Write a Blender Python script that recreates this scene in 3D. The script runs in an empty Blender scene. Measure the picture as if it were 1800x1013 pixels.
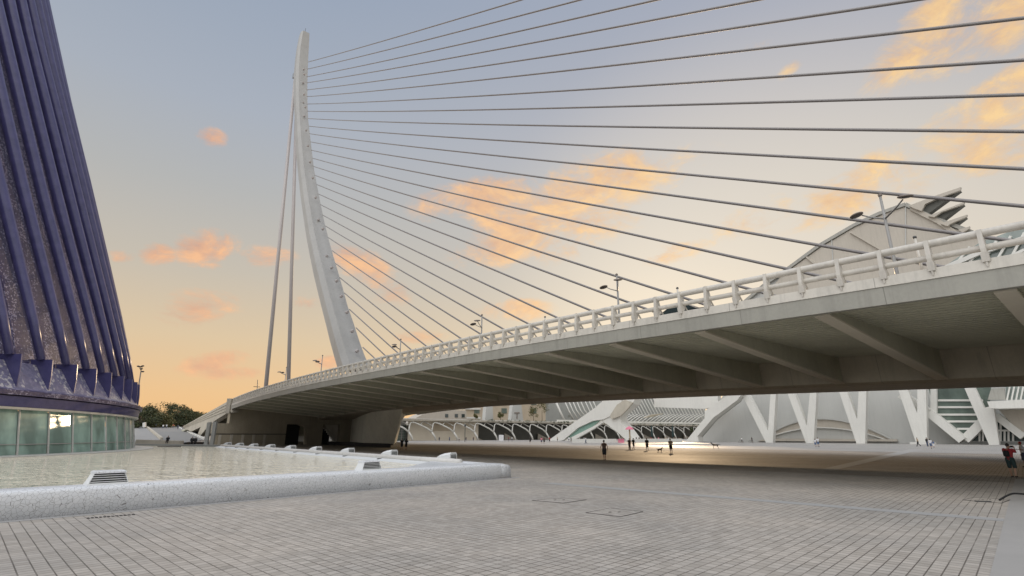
import bpy, bmesh, math, random
from mathutils import Vector, Matrix, noise
random.seed(7)
S = bpy.context.scene
COL = S.collection
R = math.radians
PI = math.pi

# ------------------------------------------------------------------ camera
F_PX, HOR, CX, CY, H = 900.0, 766.0, 900.0, 506.5, 2.13
TH = math.atan((HOR - CY) / F_PX)
cam = bpy.data.cameras.new('camera'); camo = bpy.data.objects.new('camera', cam); COL.objects.link(camo)
camo.location = (0, 0, H); camo.rotation_euler = (PI / 2 + TH, 0, 0)
cam.sensor_fit = 'HORIZONTAL'; cam.sensor_width = 36.0; cam.lens = 36.0 * F_PX / 1800.0
cam.clip_start = 0.1; cam.clip_end = 6000
S.camera = camo

# ------------------------------------------------------------------ view / exposure
S.view_settings.view_transform = 'Standard'; S.view_settings.look = 'None'
S.view_settings.exposure = 0.0; S.view_settings.gamma = 1.0

# ------------------------------------------------------------------ pixel of the photograph -> direction / point
def ray(u, v):
    x = (u - CX) / F_PX; y = (CY - v) / F_PX
    return Vector((x, math.cos(TH) - y * math.sin(TH), math.sin(TH) + y * math.cos(TH)))
AZ = R(-39)
D = Vector((math.sin(AZ), math.cos(AZ), 0)); N = Vector((math.cos(AZ), -math.sin(AZ), 0)); UP = Vector((0, 0, 1))
O = Vector((0, 0, H))
def W(n, s, z): return N * n + D * s + UP * z            # bridge axes -> world
def onN(u, v, n):
    r = ray(u, v); return O + r * (n / r.dot(N))
def onS(u, v, s):
    r = ray(u, v); return O + r * (s / r.dot(D))
def onY(u, v, y):
    r = ray(u, v); return O + r * (y / r.y)
def gr(u, v, z=0.0):
    r = ray(u, v); return O + r * ((z - H) / r.z)

# ------------------------------------------------------------------ world
SUN_AZ, SUN_EL = 17.0, 12.0
def make_world():
    w = bpy.data.worlds.new('World'); S.world = w; w.use_nodes = True
    nt = w.node_tree; nt.nodes.clear(); L = nt.links
    def nd(t, **k):
        n_ = nt.nodes.new(t)
        for a, b in k.items(): setattr(n_, a, b)
        return n_
    def math_(op, a, b=None, c=None, clamp=False):
        m = nd('ShaderNodeMath', operation=op); m.use_clamp = clamp
        for i, x in enumerate((a, b, c)):
            if x is None: continue
            if isinstance(x, (int, float)): m.inputs[i].default_value = x
            else: L.new(x, m.inputs[i])
        return m.outputs[0]
    def ramp(fac, stops):
        r_ = nd('ShaderNodeValToRGB'); e = r_.color_ramp.elements
        while len(e) < len(stops): e.new(0.5)
        for i, (p, c) in enumerate(stops): e[i].position = p; e[i].color = (*c, 1)
        L.new(fac, r_.inputs[0]); return r_.outputs[0]
    def mixc(f, a, b, bt='MIX'):
        m = nd('ShaderNodeMix', data_type='RGBA', blend_type=bt)
        for sock, x in ((m.inputs[0], f), (m.inputs[6], a), (m.inputs[7], b)):
            if isinstance(x, (int, float)): sock.default_value = x
            elif isinstance(x, tuple): sock.default_value = (*x, 1)
            else: L.new(x, sock)
        return m.outputs[2]
    def lin(r, g, b): return tuple(((c / 255 + 0.055) / 1.055) ** 2.4 for c in (r, g, b))
    tc = nd('ShaderNodeTexCoord'); v = tc.outputs['Generated']
    sp = nd('ShaderNodeSeparateXYZ'); L.new(v, sp.inputs[0])
    x, y, z = sp.outputs
    left = ramp(z, [(0.0, lin(241, 189, 130)), (0.07, lin(237, 194, 142)), (0.16, lin(222, 197, 161)), (0.27, lin(200, 190, 174)),
                    (0.40, lin(182, 182, 180)), (0.52, lin(170, 177, 188)), (0.70, lin(152, 165, 184)), (1.0, lin(140, 158, 186))])
    right = ramp(z, [(0.0, lin(240, 210, 166)), (0.07, lin(236, 209, 172)), (0.18, lin(222, 206, 182)), (0.30, lin(207, 199, 188)),
                     (0.42, lin(198, 194, 190)), (0.55, lin(182, 182, 188)), (0.70, lin(165, 171, 186)), (1.0, lin(150, 165, 190))])
    fx = nd('ShaderNodeMapRange'); L.new(x, fx.inputs[0]); fx.inputs[1].default_value = -0.5; fx.inputs[2].default_value = 0.45
    fx.interpolation_type = 'SMOOTHSTEP'
    base = mixc(fx.outputs[0], left, right)
    # glow round the low sun
    sd = Vector((math.sin(R(26)) * math.cos(R(13)), math.cos(R(26)) * math.cos(R(13)), math.sin(R(13))))
    dt = nd('ShaderNodeVectorMath', operation='DOT_PRODUCT'); L.new(v, dt.inputs[0]); dt.inputs[1].default_value = sd
    gl = nd('ShaderNodeMapRange'); L.new(dt.outputs['Value'], gl.inputs[0]); gl.inputs[1].default_value = 0.86; gl.inputs[2].default_value = 1.0
    gl.interpolation_type = 'SMOOTHSTEP'
    base = mixc(math_('MULTIPLY', gl.outputs[0], 0.35), base, lin(252, 238, 214))
    # clouds : (u, v, half width px, half height px, tilt deg, strength)
    blobs = [(372, 240, 30, 17, 0, .9), (278, 446, 38, 20, 0, .9), (362, 437, 50, 30, 8, 1.05), (215, 450, 34, 14, 0, .75), (468, 452, 66, 24, 0, .72),
             (352, 540, 66, 30, -5, 1.0), (372, 638, 70, 20, 8, .85), (405, 656, 70, 14, -5, .8), (530, 532, 66, 20, 0, .62), (320, 545, 30, 16, 0, .8),
             (650, 478, 74, 30, -35, .95), (690, 510, 50, 22, 20, .75), (735, 592, 60, 14, 0, .85), (585, 636, 34, 14, 0, .8), (905, 545, 70, 22, 0, .85),
             (850, 350, 130, 42, 12, .85), (950, 395, 180, 70, 14, .86), (1060, 325, 200, 55, 10, .82), (890, 430, 70, 40, 0, .9), (1100, 285, 60, 30, 0, .82),
             (1200, 440, 110, 24, 12, .7), (1520, 325, 150, 42, 25, .98), (1340, 380, 130, 34, 15, .72), (1700, 60, 160, 70, 15, .92), (1740, 225, 150, 75, 25, .98),
             (1640, 40, 60, 60, 0, .88), (1800, 150, 110, 60, 30, .85), (1390, 120, 50, 26, 40, .45), (1240, 290, 40, 30, 0, .62), (1600, 330, 70, 30, 10, .85),
             (1350, 70, 80, 22, 10, .5), (1480, 350, 80, 34, 0, .95)]
    run = None
    for (u, vv, hw, hh, tilt, k) in blobs:
        c = ray(u, vv).normalized()
        rr = (ray(u + 1, vv).normalized() - c); rl = rr.length; rr = rr.normalized()
        uu = (ray(u, vv - 1).normalized() - c); ul = uu.length; uu = uu.normalized()
        ct, st = math.cos(R(tilt)), math.sin(R(tilt))
        ax = (rr * ct + uu * st) / (hw * 1.45 * rl * k); ay = (uu * ct - rr * st) / (hh * 1.5 * ul * k)
        a = nd('ShaderNodeVectorMath', operation='DOT_PRODUCT'); L.new(v, a.inputs[0]); a.inputs[1].default_value = ax
        b = nd('ShaderNodeVectorMath', operation='DOT_PRODUCT'); L.new(v, b.inputs[0]); b.inputs[1].default_value = ay
        a_ = math_('SUBTRACT', a.outputs['Value'], ax.dot(c)); b_ = math_('SUBTRACT', b.outputs['Value'], ay.dot(c))
        d2 = math_('MULTIPLY_ADD', a_, a_, math_('MULTIPLY', b_, b_))
        m = math_('MULTIPLY_ADD', d2, -k, k)
        run = m if run is None else math_('MAXIMUM', run, m)
    run = math_('MAXIMUM', run, 0.0)
    def fbm(scale, detail, rough, dist, off=(0, 0, 0)):
        mp = nd('ShaderNodeMapping'); L.new(v, mp.inputs[0]); mp.inputs['Scale'].default_value = (1, 1, 1.9); mp.inputs['Location'].default_value = off
        n_ = nd('ShaderNodeTexNoise'); L.new(mp.outputs[0], n_.inputs['Vector']); n_.inputs['Scale'].default_value = scale; n_.inputs['Detail'].default_value = detail
        n_.inputs['Roughness'].default_value = rough; n_.inputs['Distortion'].default_value = dist; return n_.outputs[0]
    na = fbm(9, 12, .64, .5); nb = fbm(9, 12, .64, .5, (0, 0, -.035)); nf = fbm(38, 8, .7, .8)
    dens = math_('ADD', math_('MULTIPLY', run, 1.25), math_('MULTIPLY_ADD', na, 3.4, -1.98))
    dens = math_('ADD', dens, math_('MULTIPLY_ADD', nf, 1.1, -.55))
    dr = nd('ShaderNodeMapRange'); L.new(dens, dr.inputs[0]); dr.inputs[1].default_value = 0.0; dr.inputs[2].default_value = 1.15; dr.interpolation_type = 'SMOOTHSTEP'
    gate = nd('ShaderNodeMapRange'); L.new(run, gate.inputs[0]); gate.inputs[1].default_value = 0.0; gate.inputs[2].default_value = 0.5; gate.interpolation_type = 'SMOOTHSTEP'
    cd = math_('MULTIPLY', dr.outputs[0], gate.outputs[0])
    # lit tops, duller undersides: difference between the density here and a little higher up
    sh = nd('ShaderNodeMapRange'); L.new(math_('SUBTRACT', na, nb), sh.inputs[0]); sh.inputs[1].default_value = -.16; sh.inputs[2].default_value = .16
    ccol_l = mixc(sh.outputs[0], lin(214, 164, 138), lin(252, 192, 142))
    ccol_r = mixc(sh.outputs[0], lin(226, 182, 140), lin(255, 214, 150))
    ccol = mixc(fx.outputs[0], ccol_l, ccol_r)
    sky = mixc(math_('MULTIPLY', cd, .9), base, ccol)
    # the part of the sky above and behind the photographer is brighter (added gain that lights the ground and near faces)
    bk = nd('ShaderNodeMapRange'); L.new(y, bk.inputs[0]); bk.inputs[1].default_value = 0.40; bk.inputs[2].default_value = -0.35; bk.interpolation_type = 'SMOOTHSTEP'
    ld = Vector((-N.x * .55, -N.y * .55, .8)).normalized()
    lo = nd('ShaderNodeVectorMath', operation='DOT_PRODUCT'); L.new(v, lo.inputs[0]); lo.inputs[1].default_value = ld
    lb = nd('ShaderNodeMapRange'); L.new(lo.outputs['Value'], lb.inputs[0]); lb.inputs[1].default_value = 0.45; lb.inputs[2].default_value = 1.0; lb.interpolation_type = 'SMOOTHSTEP'
    sky = mixc(bk.outputs[0], sky, (0.80, 0.80, 0.81))
    up = nd('ShaderNodeMapRange'); L.new(z, up.inputs[0]); up.inputs[1].default_value = .76; up.inputs[2].default_value = .95; up.interpolation_type = 'SMOOTHSTEP'
    gain = math_('MULTIPLY_ADD', math_('MULTIPLY', lb.outputs[0], math_('MAXIMUM', bk.outputs[0], up.outputs[0])), 2.0, 1.0)
    vm = nd('ShaderNodeVectorMath', operation='SCALE'); L.new(sky, vm.inputs[0]); L.new(gain, vm.inputs['Scale'])
    bg = nd('ShaderNodeBackground'); L.new(vm.outputs[0], bg.inputs[0]); bg.inputs[1].default_value = 0.97
    st_ = nd('ShaderNodeTexSky', sky_type='NISHITA'); st_.sun_disc = False
    st_.sun_elevation = R(SUN_EL); st_.sun_rotation = R(SUN_AZ)
    bg2 = nd('ShaderNodeBackground'); L.new(st_.outputs[0], bg2.inputs[0]); bg2.inputs[1].default_value = 0.006
    ad = nd('ShaderNodeAddShader'); L.new(bg.outputs[0], ad.inputs[0]); L.new(bg2.outputs[0], ad.inputs[1])
    out = nd('ShaderNodeOutputWorld'); L.new(ad.outputs[0], out.inputs[0])
make_world()

sl = bpy.data.lights.new('sun', 'SUN'); so = bpy.data.objects.new('sun', sl); COL.objects.link(so)
sl.energy = 1.0; sl.angle = R(0.6); sl.color = (1.0, 0.72, 0.44)
sdir = Vector((math.sin(R(SUN_AZ)) * math.cos(R(SUN_EL)), math.cos(R(SUN_AZ)) * math.cos(R(SUN_EL)), math.sin(R(SUN_EL))))
so.rotation_euler = sdir.to_track_quat('Z', 'Y').to_euler(); so.location = (0, 0, 150)

# ------------------------------------------------------------------ materials
M = {}
class NB:
    def __init__(s, name):
        s.m = bpy.data.materials.new(name); s.m.use_nodes = True; s.nt = s.m.node_tree
        s.p = s.nt.nodes['Principled BSDF']; M[name] = s.m
        s.tc = s.nt.nodes.new('ShaderNodeTexCoord'); s.geo = s.nt.nodes.new('ShaderNodeNewGeometry')
        s.pos = s.geo.outputs['Position']
    def nd(s, t, **k):
        n_ = s.nt.nodes.new(t)
        for a, b in k.items(): setattr(n_, a, b)
        return n_
    def lk(s, a, b): s.nt.links.new(a, b)
    def math(s, op, a, b=None, c=None):
        m = s.nd('ShaderNodeMath', operation=op)
        for i, x in enumerate((a, b, c)):
            if x is None: continue
            if isinstance(x, (int, float)): m.inputs[i].default_value = x
            else: s.lk(x, m.inputs[i])
        return m.outputs[0]
    def mix(s, f, a, b, bt='MIX'):
        m = s.nd('ShaderNodeMix', data_type='RGBA', blend_type=bt)
        for sock, x in ((m.inputs[0], f), (m.inputs[6], a), (m.inputs[7], b)):
            if isinstance(x, (int, float)): sock.default_value = x
            elif isinstance(x, tuple): sock.default_value = (*x, 1)
            else: s.lk(x, sock)
        return m.outputs[2]
    def noise(s, scale, detail=4, rough=.55, vec=None, dist=0):
        n_ = s.nd('ShaderNodeTexNoise'); n_.inputs['Scale'].default_value = scale; n_.inputs['Detail'].default_value = detail
        n_.inputs['Roughness'].default_value = rough; n_.inputs['Distortion'].default_value = dist
        s.lk(vec or s.pos, n_.inputs['Vector']); return n_.outputs[0]
    def rng(s, x, a, b, c=0., d=1.):
        m = s.nd('ShaderNodeMapRange'); s.lk(x, m.inputs[0])
        for i, q in enumerate((a, b, c, d)): m.inputs[i + 1].default_value = q
        return m.outputs[0]
    def mapping(s, vec, loc=(0, 0, 0), rot=(0, 0, 0), sc=(1, 1, 1)):
        m = s.nd('ShaderNodeMapping'); s.lk(vec, m.inputs[0])
        m.inputs['Location'].default_value = loc; m.inputs['Rotation'].default_value = rot; m.inputs['Scale'].default_value = sc
        return m.outputs[0]
    def bump(s, h, st=.3, d=.02, prev=None):
        b = s.nd('ShaderNodeBump'); b.inputs['Strength'].default_value = st; b.inputs['Distance'].default_value = d
        s.lk(h, b.inputs['Height'])
        if prev: s.lk(prev, b.inputs['Normal'])
        s.lk(b.outputs[0], s.p.inputs['Normal']); return b.outputs[0]
    def col(s, x): 
        if isinstance(x, tuple): s.p.inputs['Base Color'].default_value = (*x, 1)
        else: s.lk(x, s.p.inputs['Base Color'])
    def rough(s, x):
        if isinstance(x, (int, float)): s.p.inputs['Roughness'].default_value = x
        else: s.lk(x, s.p.inputs['Roughness'])

def surf(name, c, rough=.6, var=.12, scale=.8, fine=12, bump=.15, metal=0., streak=0.):
    """painted / concrete / cloth surface with soft mottling, grain and (optionally) rain streaks"""
    b = NB(name)
    n1 = b.noise(scale, 5); n2 = b.noise(fine, 4)
    dark = tuple(q * (1 - var * 1.6) for q in c); lite = tuple(min(1, q * (1 + var)) for q in c)
    f = b.rng(b.math('MULTIPLY_ADD', n2, .35, b.math('MULTIPLY', n1, .65)), .3, .7)
    cc = b.mix(f, dark, lite)
    if streak:
        sv = b.mapping(b.pos, sc=(1.6, 1.6, .09)); s1 = b.noise(1.3, 6, .7, sv)
        cc = b.mix(b.math('MULTIPLY', b.rng(s1, .5, .72), streak), cc, tuple(q * .45 for q in c))
    b.col(cc); b.rough(b.rng(n2, .3, .7, max(.05, rough - .08), min(1, rough + .08)))
    b.p.inputs['Metallic'].default_value = metal
    if bump: b.bump(n2, bump, .01)
    return b.m

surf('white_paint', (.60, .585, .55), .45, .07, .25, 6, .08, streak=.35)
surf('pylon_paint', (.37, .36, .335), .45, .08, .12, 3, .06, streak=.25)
surf('grey_paint', (.36, .35, .31), .55, .08, .3, 7, .1, streak=.5)
def jointed(name, c, pitch, streak):
    surf(name, c, .6, .10, .4, 7, .15, streak=streak); m = M[name]; nt = m.node_tree; p = nt.nodes['Principled BSDF']
    src = p.inputs['Base Color'].links[0].from_socket
    geo = nt.nodes.new('ShaderNodeNewGeometry'); dt = nt.nodes.new('ShaderNodeVectorMath'); dt.operation = 'DOT_PRODUCT'
    nt.links.new(geo.outputs['Position'], dt.inputs[0]); dt.inputs[1].default_value = D / pitch
    fr = nt.nodes.new('ShaderNodeMath'); fr.operation = 'FRACT'; nt.links.new(dt.outputs['Value'], fr.inputs[0])
    lt = nt.nodes.new('ShaderNodeMath'); lt.operation = 'LESS_THAN'; nt.links.new(fr.outputs[0], lt.inputs[0]); lt.inputs[1].default_value = .035 / pitch
    mx = nt.nodes.new('ShaderNodeMix'); mx.data_type = 'RGBA'; nt.links.new(lt.outputs[0], mx.inputs[0]); nt.links.new(src, mx.inputs[6]); mx.inputs[7].default_value = (c[0] * .6, c[1] * .6, c[2] * .6, 1)
    nt.links.new(mx.outputs[2], p.inputs['Base Color'])
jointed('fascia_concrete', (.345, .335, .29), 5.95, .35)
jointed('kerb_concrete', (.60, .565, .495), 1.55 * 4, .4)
jointed('girder_concrete', (.46, .41, .315), 5.95, .35)
surf('kerb_cream', (.61, .575, .51), .55, .08, .6, 9, .1, streak=.4)
surf('rib_flange_lit', (.66, .61, .50), .6, .08, .3, 6, .1)  # lighter than the rib webs, for light bounced up off the ground
surf('soffit_grey', (.52, .51, .40), .6, .12, .35, 6, .15, streak=.2)
surf('girder_grey', (.48, .43, .33), .6, .12, .3, 6, .15, streak=.2)
surf('cable_grey', (.25, .23, .22), .4, .05, .5, 8, .05)
surf('stay_grey', (.42, .38, .36), .4, .05, .2, 8, .05)
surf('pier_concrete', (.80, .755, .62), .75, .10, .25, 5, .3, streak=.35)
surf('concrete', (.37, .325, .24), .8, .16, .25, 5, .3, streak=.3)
surf('concrete_light', (.50, .46, .38), .75, .12, .3, 6, .25, streak=.25)
surf('concrete_grey', (.36, .365, .34), .75, .08, .2, 5, .2, streak=.12)
surf('museum_wall', (.50, .50, .47), .7, .05, .06, 3, .12, streak=.12)
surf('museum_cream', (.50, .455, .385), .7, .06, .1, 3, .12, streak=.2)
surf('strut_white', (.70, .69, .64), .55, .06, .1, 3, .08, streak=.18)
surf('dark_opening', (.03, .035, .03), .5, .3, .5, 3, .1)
surf('shade_tone', (.10, .10, .085), .6, .2, .2, 2, .1)  # dark tone that stands in for shade
surf('beige_wall', (.52, .44, .33), .8, .08, .2, 3, .1)
surf('dark_metal', (.06, .06, .058), .4, .1, 1, 10, .05)
surf('lamp_metal', (.33, .32, .30), .4, .06, 1, 10, .05)
surf('lamp_disc', (.22, .18, .15), .5, .08, 1, 10, .05)
surf('joint_dark', (.045, .042, .04), .9, .2, 2, 10, .1)
surf('iron_cover', (.27, .26, .25), .7, .1, 2, 20, .2)
surf('louvre_white', (.70, .71, .70), .5, .05, 1, 10, .06)
surf('bark', (.09, .065, .045), .9, .3, 2, 12, .5)
surf('skin', (.42, .25, .17), .55, .06, 5, 40, .05)
surf('hair_dark', (.03, .022, .018), .7, .2, 10, 60, .2)
surf('red_cloth', (.36, .035, .04), .85, .12, 4, 60, .2)
surf('dark_green_cloth', (.025, .05, .05), .85, .12, 4, 60, .2)
surf('black_cloth', (.02, .02, .022), .85, .15, 4, 60, .2)
surf('brown_cloth', (.10, .06, .045), .85, .15, 4, 60, .2)
surf('white_cloth', (.70, .70, .70), .85, .08, 4, 60, .2)
surf('blue_cloth', (.10, .15, .26), .85, .12, 4, 60, .2)
surf('denim', (.06, .08, .13), .85, .12, 4, 60, .2)
surf('beige_cloth', (.42, .33, .22), .85, .12, 4, 60, .2)
surf('pink_cloth', (.70, .22, .30), .8, .1, 2, 30, .1)
surf('green_cloth', (.12, .34, .30), .8, .1, 2, 30, .1)
surf('fur_black', (.015, .013, .012), .8, .2, 10, 80, .4)
surf('fur_brown', (.10, .055, .03), .8, .2, 10, 80, .4)
surf('car_paint', (.015, .018, .022), .25, .1, 1, 5, 0)
surf('rubber', (.015, .015, .015), .8, .1, 5, 40, .1)
surf('teal_panel', (.22, .36, .30), .5, .06, .2, 3, .05)
surf('steel_grey', (.28, .29, .30), .4, .08, 1, 8, .05, metal=.4)

def make_glass(name, c, rough=.12, spec=.6, var=.25, scale=.25):
    b = NB(name); n1 = b.noise(scale, 3, .5, b.mapping(b.pos, sc=(1, 1, .6)))
    b.col(b.mix(b.rng(n1, .35, .65), tuple(q * (1 - var) for q in c), tuple(q * (1 + var) for q in c)))
    b.rough(rough); b.p.inputs['Specular IOR Level'].default_value = spec
make_glass('green_glass', (.30, .42, .36), .12, .6, .35, .5)
make_glass('museum_glass', (.13, .165, .14), .10, .6)
make_glass('dark_glass', (.035, .05, .048), .08, .7)
make_glass('roof_glass', (.23, .27, .245), .12, .7)

def paving():
    def pave(name, c1, c2, mort, rl, glossy, ang, dark_mult=1.0):
        b = NB(name)
        v = b.mapping(b.pos, rot=(0, 0, ang))
        br = b.nd('ShaderNodeTexBrick'); b.lk(v, br.inputs[0])
        br.offset = .0; br.inputs['Scale'].default_value = 1.0
        br.inputs['Brick Width'].default_value = .215; br.inputs['Row Height'].default_value = .20
        br.inputs['Mortar Size'].default_value = .0125; br.inputs['Mortar Smooth'].default_value = .35; br.inputs['Bias'].default_value = 0
        br.inputs['Color1'].default_value = (*c1, 1); br.inputs['Color2'].default_value = (*c2, 1)
        jn = b.noise(.35, 4, .6); jn2 = b.noise(1.9, 3)
        mcol = b.mix(b.rng(b.math('MULTIPLY_ADD', jn2, .5, b.math('MULTIPLY', jn, .6)), .50, .72), mort, tuple(q * .85 for q in c1))
        b.lk(mcol, br.inputs['Mortar'])
        n1 = b.noise(.22, 6, .6); n2 = b.noise(5, 5, .6); n3 = b.noise(.05, 3)
        cc = b.mix(1.0, br.outputs[0], b.mix(b.rng(n1, .3, .7), (.80, .815, .83), (1.12, 1.09, 1.06)), 'MULTIPLY')
        cc = b.mix(1.0, cc, b.mix(b.rng(n2, .25, .75), (.88, .88, .88), (1.1, 1.1, 1.1)), 'MULTIPLY')
        st = b.rng(b.noise(.9, 6, .72), .60, .70)
        cc = b.mix(b.math('MULTIPLY', st, .45), cc, tuple(q * .45 for q in c1))
        b.col(cc)
        b.rough(b.rng(n3, .35, .65, rl, rl + .12)); b.p.inputs['Specular IOR Level'].default_value = glossy
        hh = b.math('MULTIPLY_ADD', n2, .25, b.math('SUBTRACT', 1.0, br.outputs['Fac']))
        b.bump(hh, .45, .012)
    pave('setts', (.365, .333, .293), (.465, .428, .382), (.13, .115, .098), .60, .3, R(44 + 90))
    pave('setts_shade_tint', (.315, .28, .24), (.365, .325, .275), (.10, .08, .06), .62, .12, R(44 + 90))  # setts darkened and browned for the deck's shade on the ground
    pave('setts_far', (.36, .345, .325), (.40, .385, .36), (.20, .18, .16), .5, .32, R(44 + 90))
paving()

def trencadis(name, c1, c2, grout, scale, rough, bumpst=.5, speck=None, thick=.035, jit=.10):
    b = NB(name)
    wob = b.noise(2.5, 2); 
    vo = b.nd('ShaderNodeTexVoronoi', feature='DISTANCE_TO_EDGE'); b.lk(b.pos, vo.inputs['Vector']); vo.inputs['Scale'].default_value = scale
    vc = b.nd('ShaderNodeTexVoronoi', feature='F1'); b.lk(b.pos, vc.inputs['Vector']); vc.inputs['Scale'].default_value = scale
    e = b.rng(vo.outputs['Distance'], thick * .3, thick)
    sp = b.nd('ShaderNodeSeparateColor'); b.lk(vc.outputs['Color'], sp.inputs[0])
    tile = b.mix(sp.outputs[0], c1, c2)
    if speck:
        n = b.noise(.30, 5, .62, b.mapping(b.pos, rot=(R(-38), 0, 0), sc=(.6, 1.5, .32)))  # pale tiles clustered in diagonal streaks to imitate bands of light
        thr = b.math('MULTIPLY_ADD', b.rng(n, .40, .66), .55, sp.outputs[1])
        tile = b.mix(b.rng(thr, .98, 1.02), tile, speck)
    n1 = b.noise(.6, 5)
    cc = b.mix(e, grout, tile)
    cc = b.mix(b.math('MULTIPLY', b.rng(n1, .52, .75), .3), cc, tuple(q * .6 for q in c1))
    b.col(cc); b.rough(rough)
    # every shard is set at a slightly different angle
    nm = b.nd('ShaderNodeVectorMath', operation='SUBTRACT'); b.lk(vc.outputs['Color'], nm.inputs[0]); nm.inputs[1].default_value = (.5, .5, .5)
    sc = b.nd('ShaderNodeVectorMath', operation='SCALE'); b.lk(nm.outputs[0], sc.inputs[0]); sc.inputs['Scale'].default_value = jit
    ad = b.nd('ShaderNodeVectorMath', operation='ADD'); b.lk(b.geo.outputs['Normal'], ad.inputs[0]); b.lk(sc.outputs[0], ad.inputs[1])
    no = b.nd('ShaderNodeVectorMath', operation='NORMALIZE'); b.lk(ad.outputs[0], no.inputs[0])
    b.bump(e, bumpst, .01, no.outputs[0])
trencadis('white_mosaic', (.66, .675, .69), (.71, .72, .73), (.22, .215, .21), 10.0, .35, .3, thick=.028, jit=.03)
trencadis('blue_mosaic', (.045, .038, .10), (.085, .072, .165), (.022, .02, .04), 8.5, .36, .4, speck=(.33, .31, .45), jit=.05)
trencadis('lilac_mosaic', (.15, .14, .23), (.24, .225, .33), (.07, .065, .10), 4.2, .28, .4, speck=(.5, .48, .5))
def fin_mat():
    b = NB('fin_blue'); n = b.noise(1.2, 4); n2 = b.noise(14, 3)
    b.col(b.mix(b.rng(n, .3, .7), (.048, .046, .135), (.074, .070, .185))); b.rough(b.rng(n2, .3, .7, .26, .4))
    b.p.inputs['Coat Weight'].default_value = .3; b.p.inputs['Coat Roughness'].default_value = .25; b.bump(n2, .15, .01)
fin_mat()
def water():
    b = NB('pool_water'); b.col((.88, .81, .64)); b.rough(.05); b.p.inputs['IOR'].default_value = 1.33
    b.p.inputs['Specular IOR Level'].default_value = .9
    n1 = b.noise(1.1, 3, .55, b.mapping(b.pos, rot=(0, 0, R(20)), sc=(1, .55, 1)), .6); n2 = b.noise(5.5, 2, .5, b.mapping(b.pos, sc=(1, .6, 1)))
    b.bump(b.math('MULTIPLY_ADD', n2, .5, n1), 1.0, .8)
water()
def leaves(name, a, c):
    b = NB(name); oi = b.nd('ShaderNodeNewGeometry'); n = b.noise(.7, 3)
    f = b.math('MULTIPLY_ADD', oi.outputs['Random Per Island'], .6, b.math('MULTIPLY', n, .5))
    b.col(b.mix(b.rng(f, .2, .9), a, c)); b.rough(.6)
    b.p.inputs['Subsurface Weight'].default_value = 0
leaves('leaf_dark', (.018, .03, .010), (.075, .085, .022))
leaves('leaf_olive', (.05, .055, .015), (.16, .14, .04))
leaves('leaf_planter', (.03, .05, .02), (.10, .12, .05))

# ------------------------------------------------------------------ mesh helpers
def finish(name, bm, mat, parent=None, smooth=False, weld=False):
    if weld: bmesh.ops.remove_doubles(bm, verts=bm.verts, dist=1e-4)
    bmesh.ops.recalc_face_normals(bm, faces=bm.faces)
    me = bpy.data.meshes.new(name); bm.to_mesh(me); bm.free()
    if smooth:
        for p in me.polygons: p.use_smooth = True
    for m_ in (mat if isinstance(mat, (list, tuple)) else [mat]): me.materials.append(M[m_])
    o = bpy.data.objects.new(name, me); COL.objects.link(o)
    if parent: o.parent = parent; o.matrix_parent_inverse = parent.matrix_basis.inverted()
    return o
def thing(name, label, cat, loc=(0, 0, 0), rz=0, group=None):
    o = bpy.data.objects.new(name, None); COL.objects.link(o); o.location = loc; o.rotation_euler = (0, 0, rz)
    o.empty_display_size = .2
    o['label'] = label; o['category'] = cat
    if group: o['group'] = group
    return o
def tag(o, label, cat, group=None):
    o['label'] = label; o['category'] = cat
    if group: o['group'] = group
    return o
def struct(o, kind='structure'): o['kind'] = kind; return o
def reloc(o, p):
    """parent a mesh whose verts are in world space under an empty that is not at the origin"""
    return o
def ngon(bm, pts):
    try: return bm.faces.new([bm.verts.new(p) for p in pts])
    except ValueError: return None
def prism(bm, pts, off):
    """closed prism: polygon pts (3D) swept by vector off"""
    a = [bm.verts.new(Vector(p)) for p in pts]; b = [bm.verts.new(Vector(p) + off) for p in pts]
    bm.faces.new(a); bm.faces.new(b[::-1]); k = len(pts)
    for i in range(k): bm.faces.new((a[i], b[i], b[(i + 1) % k], a[(i + 1) % k]))
def box(bm, c, sx, sy, sz, rz=0, ax=None):
    m = Matrix.Translation(Vector(c)) @ Matrix.Rotation(rz, 4, 'Z')
    vs = [bm.verts.new(m @ Vector((x * sx / 2, y * sy / 2, z * sz / 2))) for x in (-1, 1) for y in (-1, 1) for z in (-1, 1)]
    for q in ((0, 1, 3, 2), (4, 6, 7, 5), (0, 4, 5, 1), (2, 3, 7, 6), (0, 2, 6, 4), (1, 5, 7, 3)): bm.faces.new([vs[i] for i in q])
def beam(bm, a, b, w, h, w2=None, h2=None, up=UP):
    a = Vector(a); b = Vector(b); d = (b - a).normalized(); s = d.cross(up)
    if s.length < 1e-3: s = d.cross(Vector((1, 0, 0)))
    s.normalize(); t = s.cross(d).normalized(); w2 = w2 or w; h2 = h2 or h
    A = [bm.verts.new(a + s * x * w / 2 + t * y * h / 2) for x, y in ((-1, -1), (1, -1), (1, 1), (-1, 1))]
    B = [bm.verts.new(b + s * x * w2 / 2 + t * y * h2 / 2) for x, y in ((-1, -1), (1, -1), (1, 1), (-1, 1))]
    bm.faces.new(A[::-1]); bm.faces.new(B)
    for i in range(4): bm.faces.new((A[i], A[(i + 1) % 4], B[(i + 1) % 4], B[i]))
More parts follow.
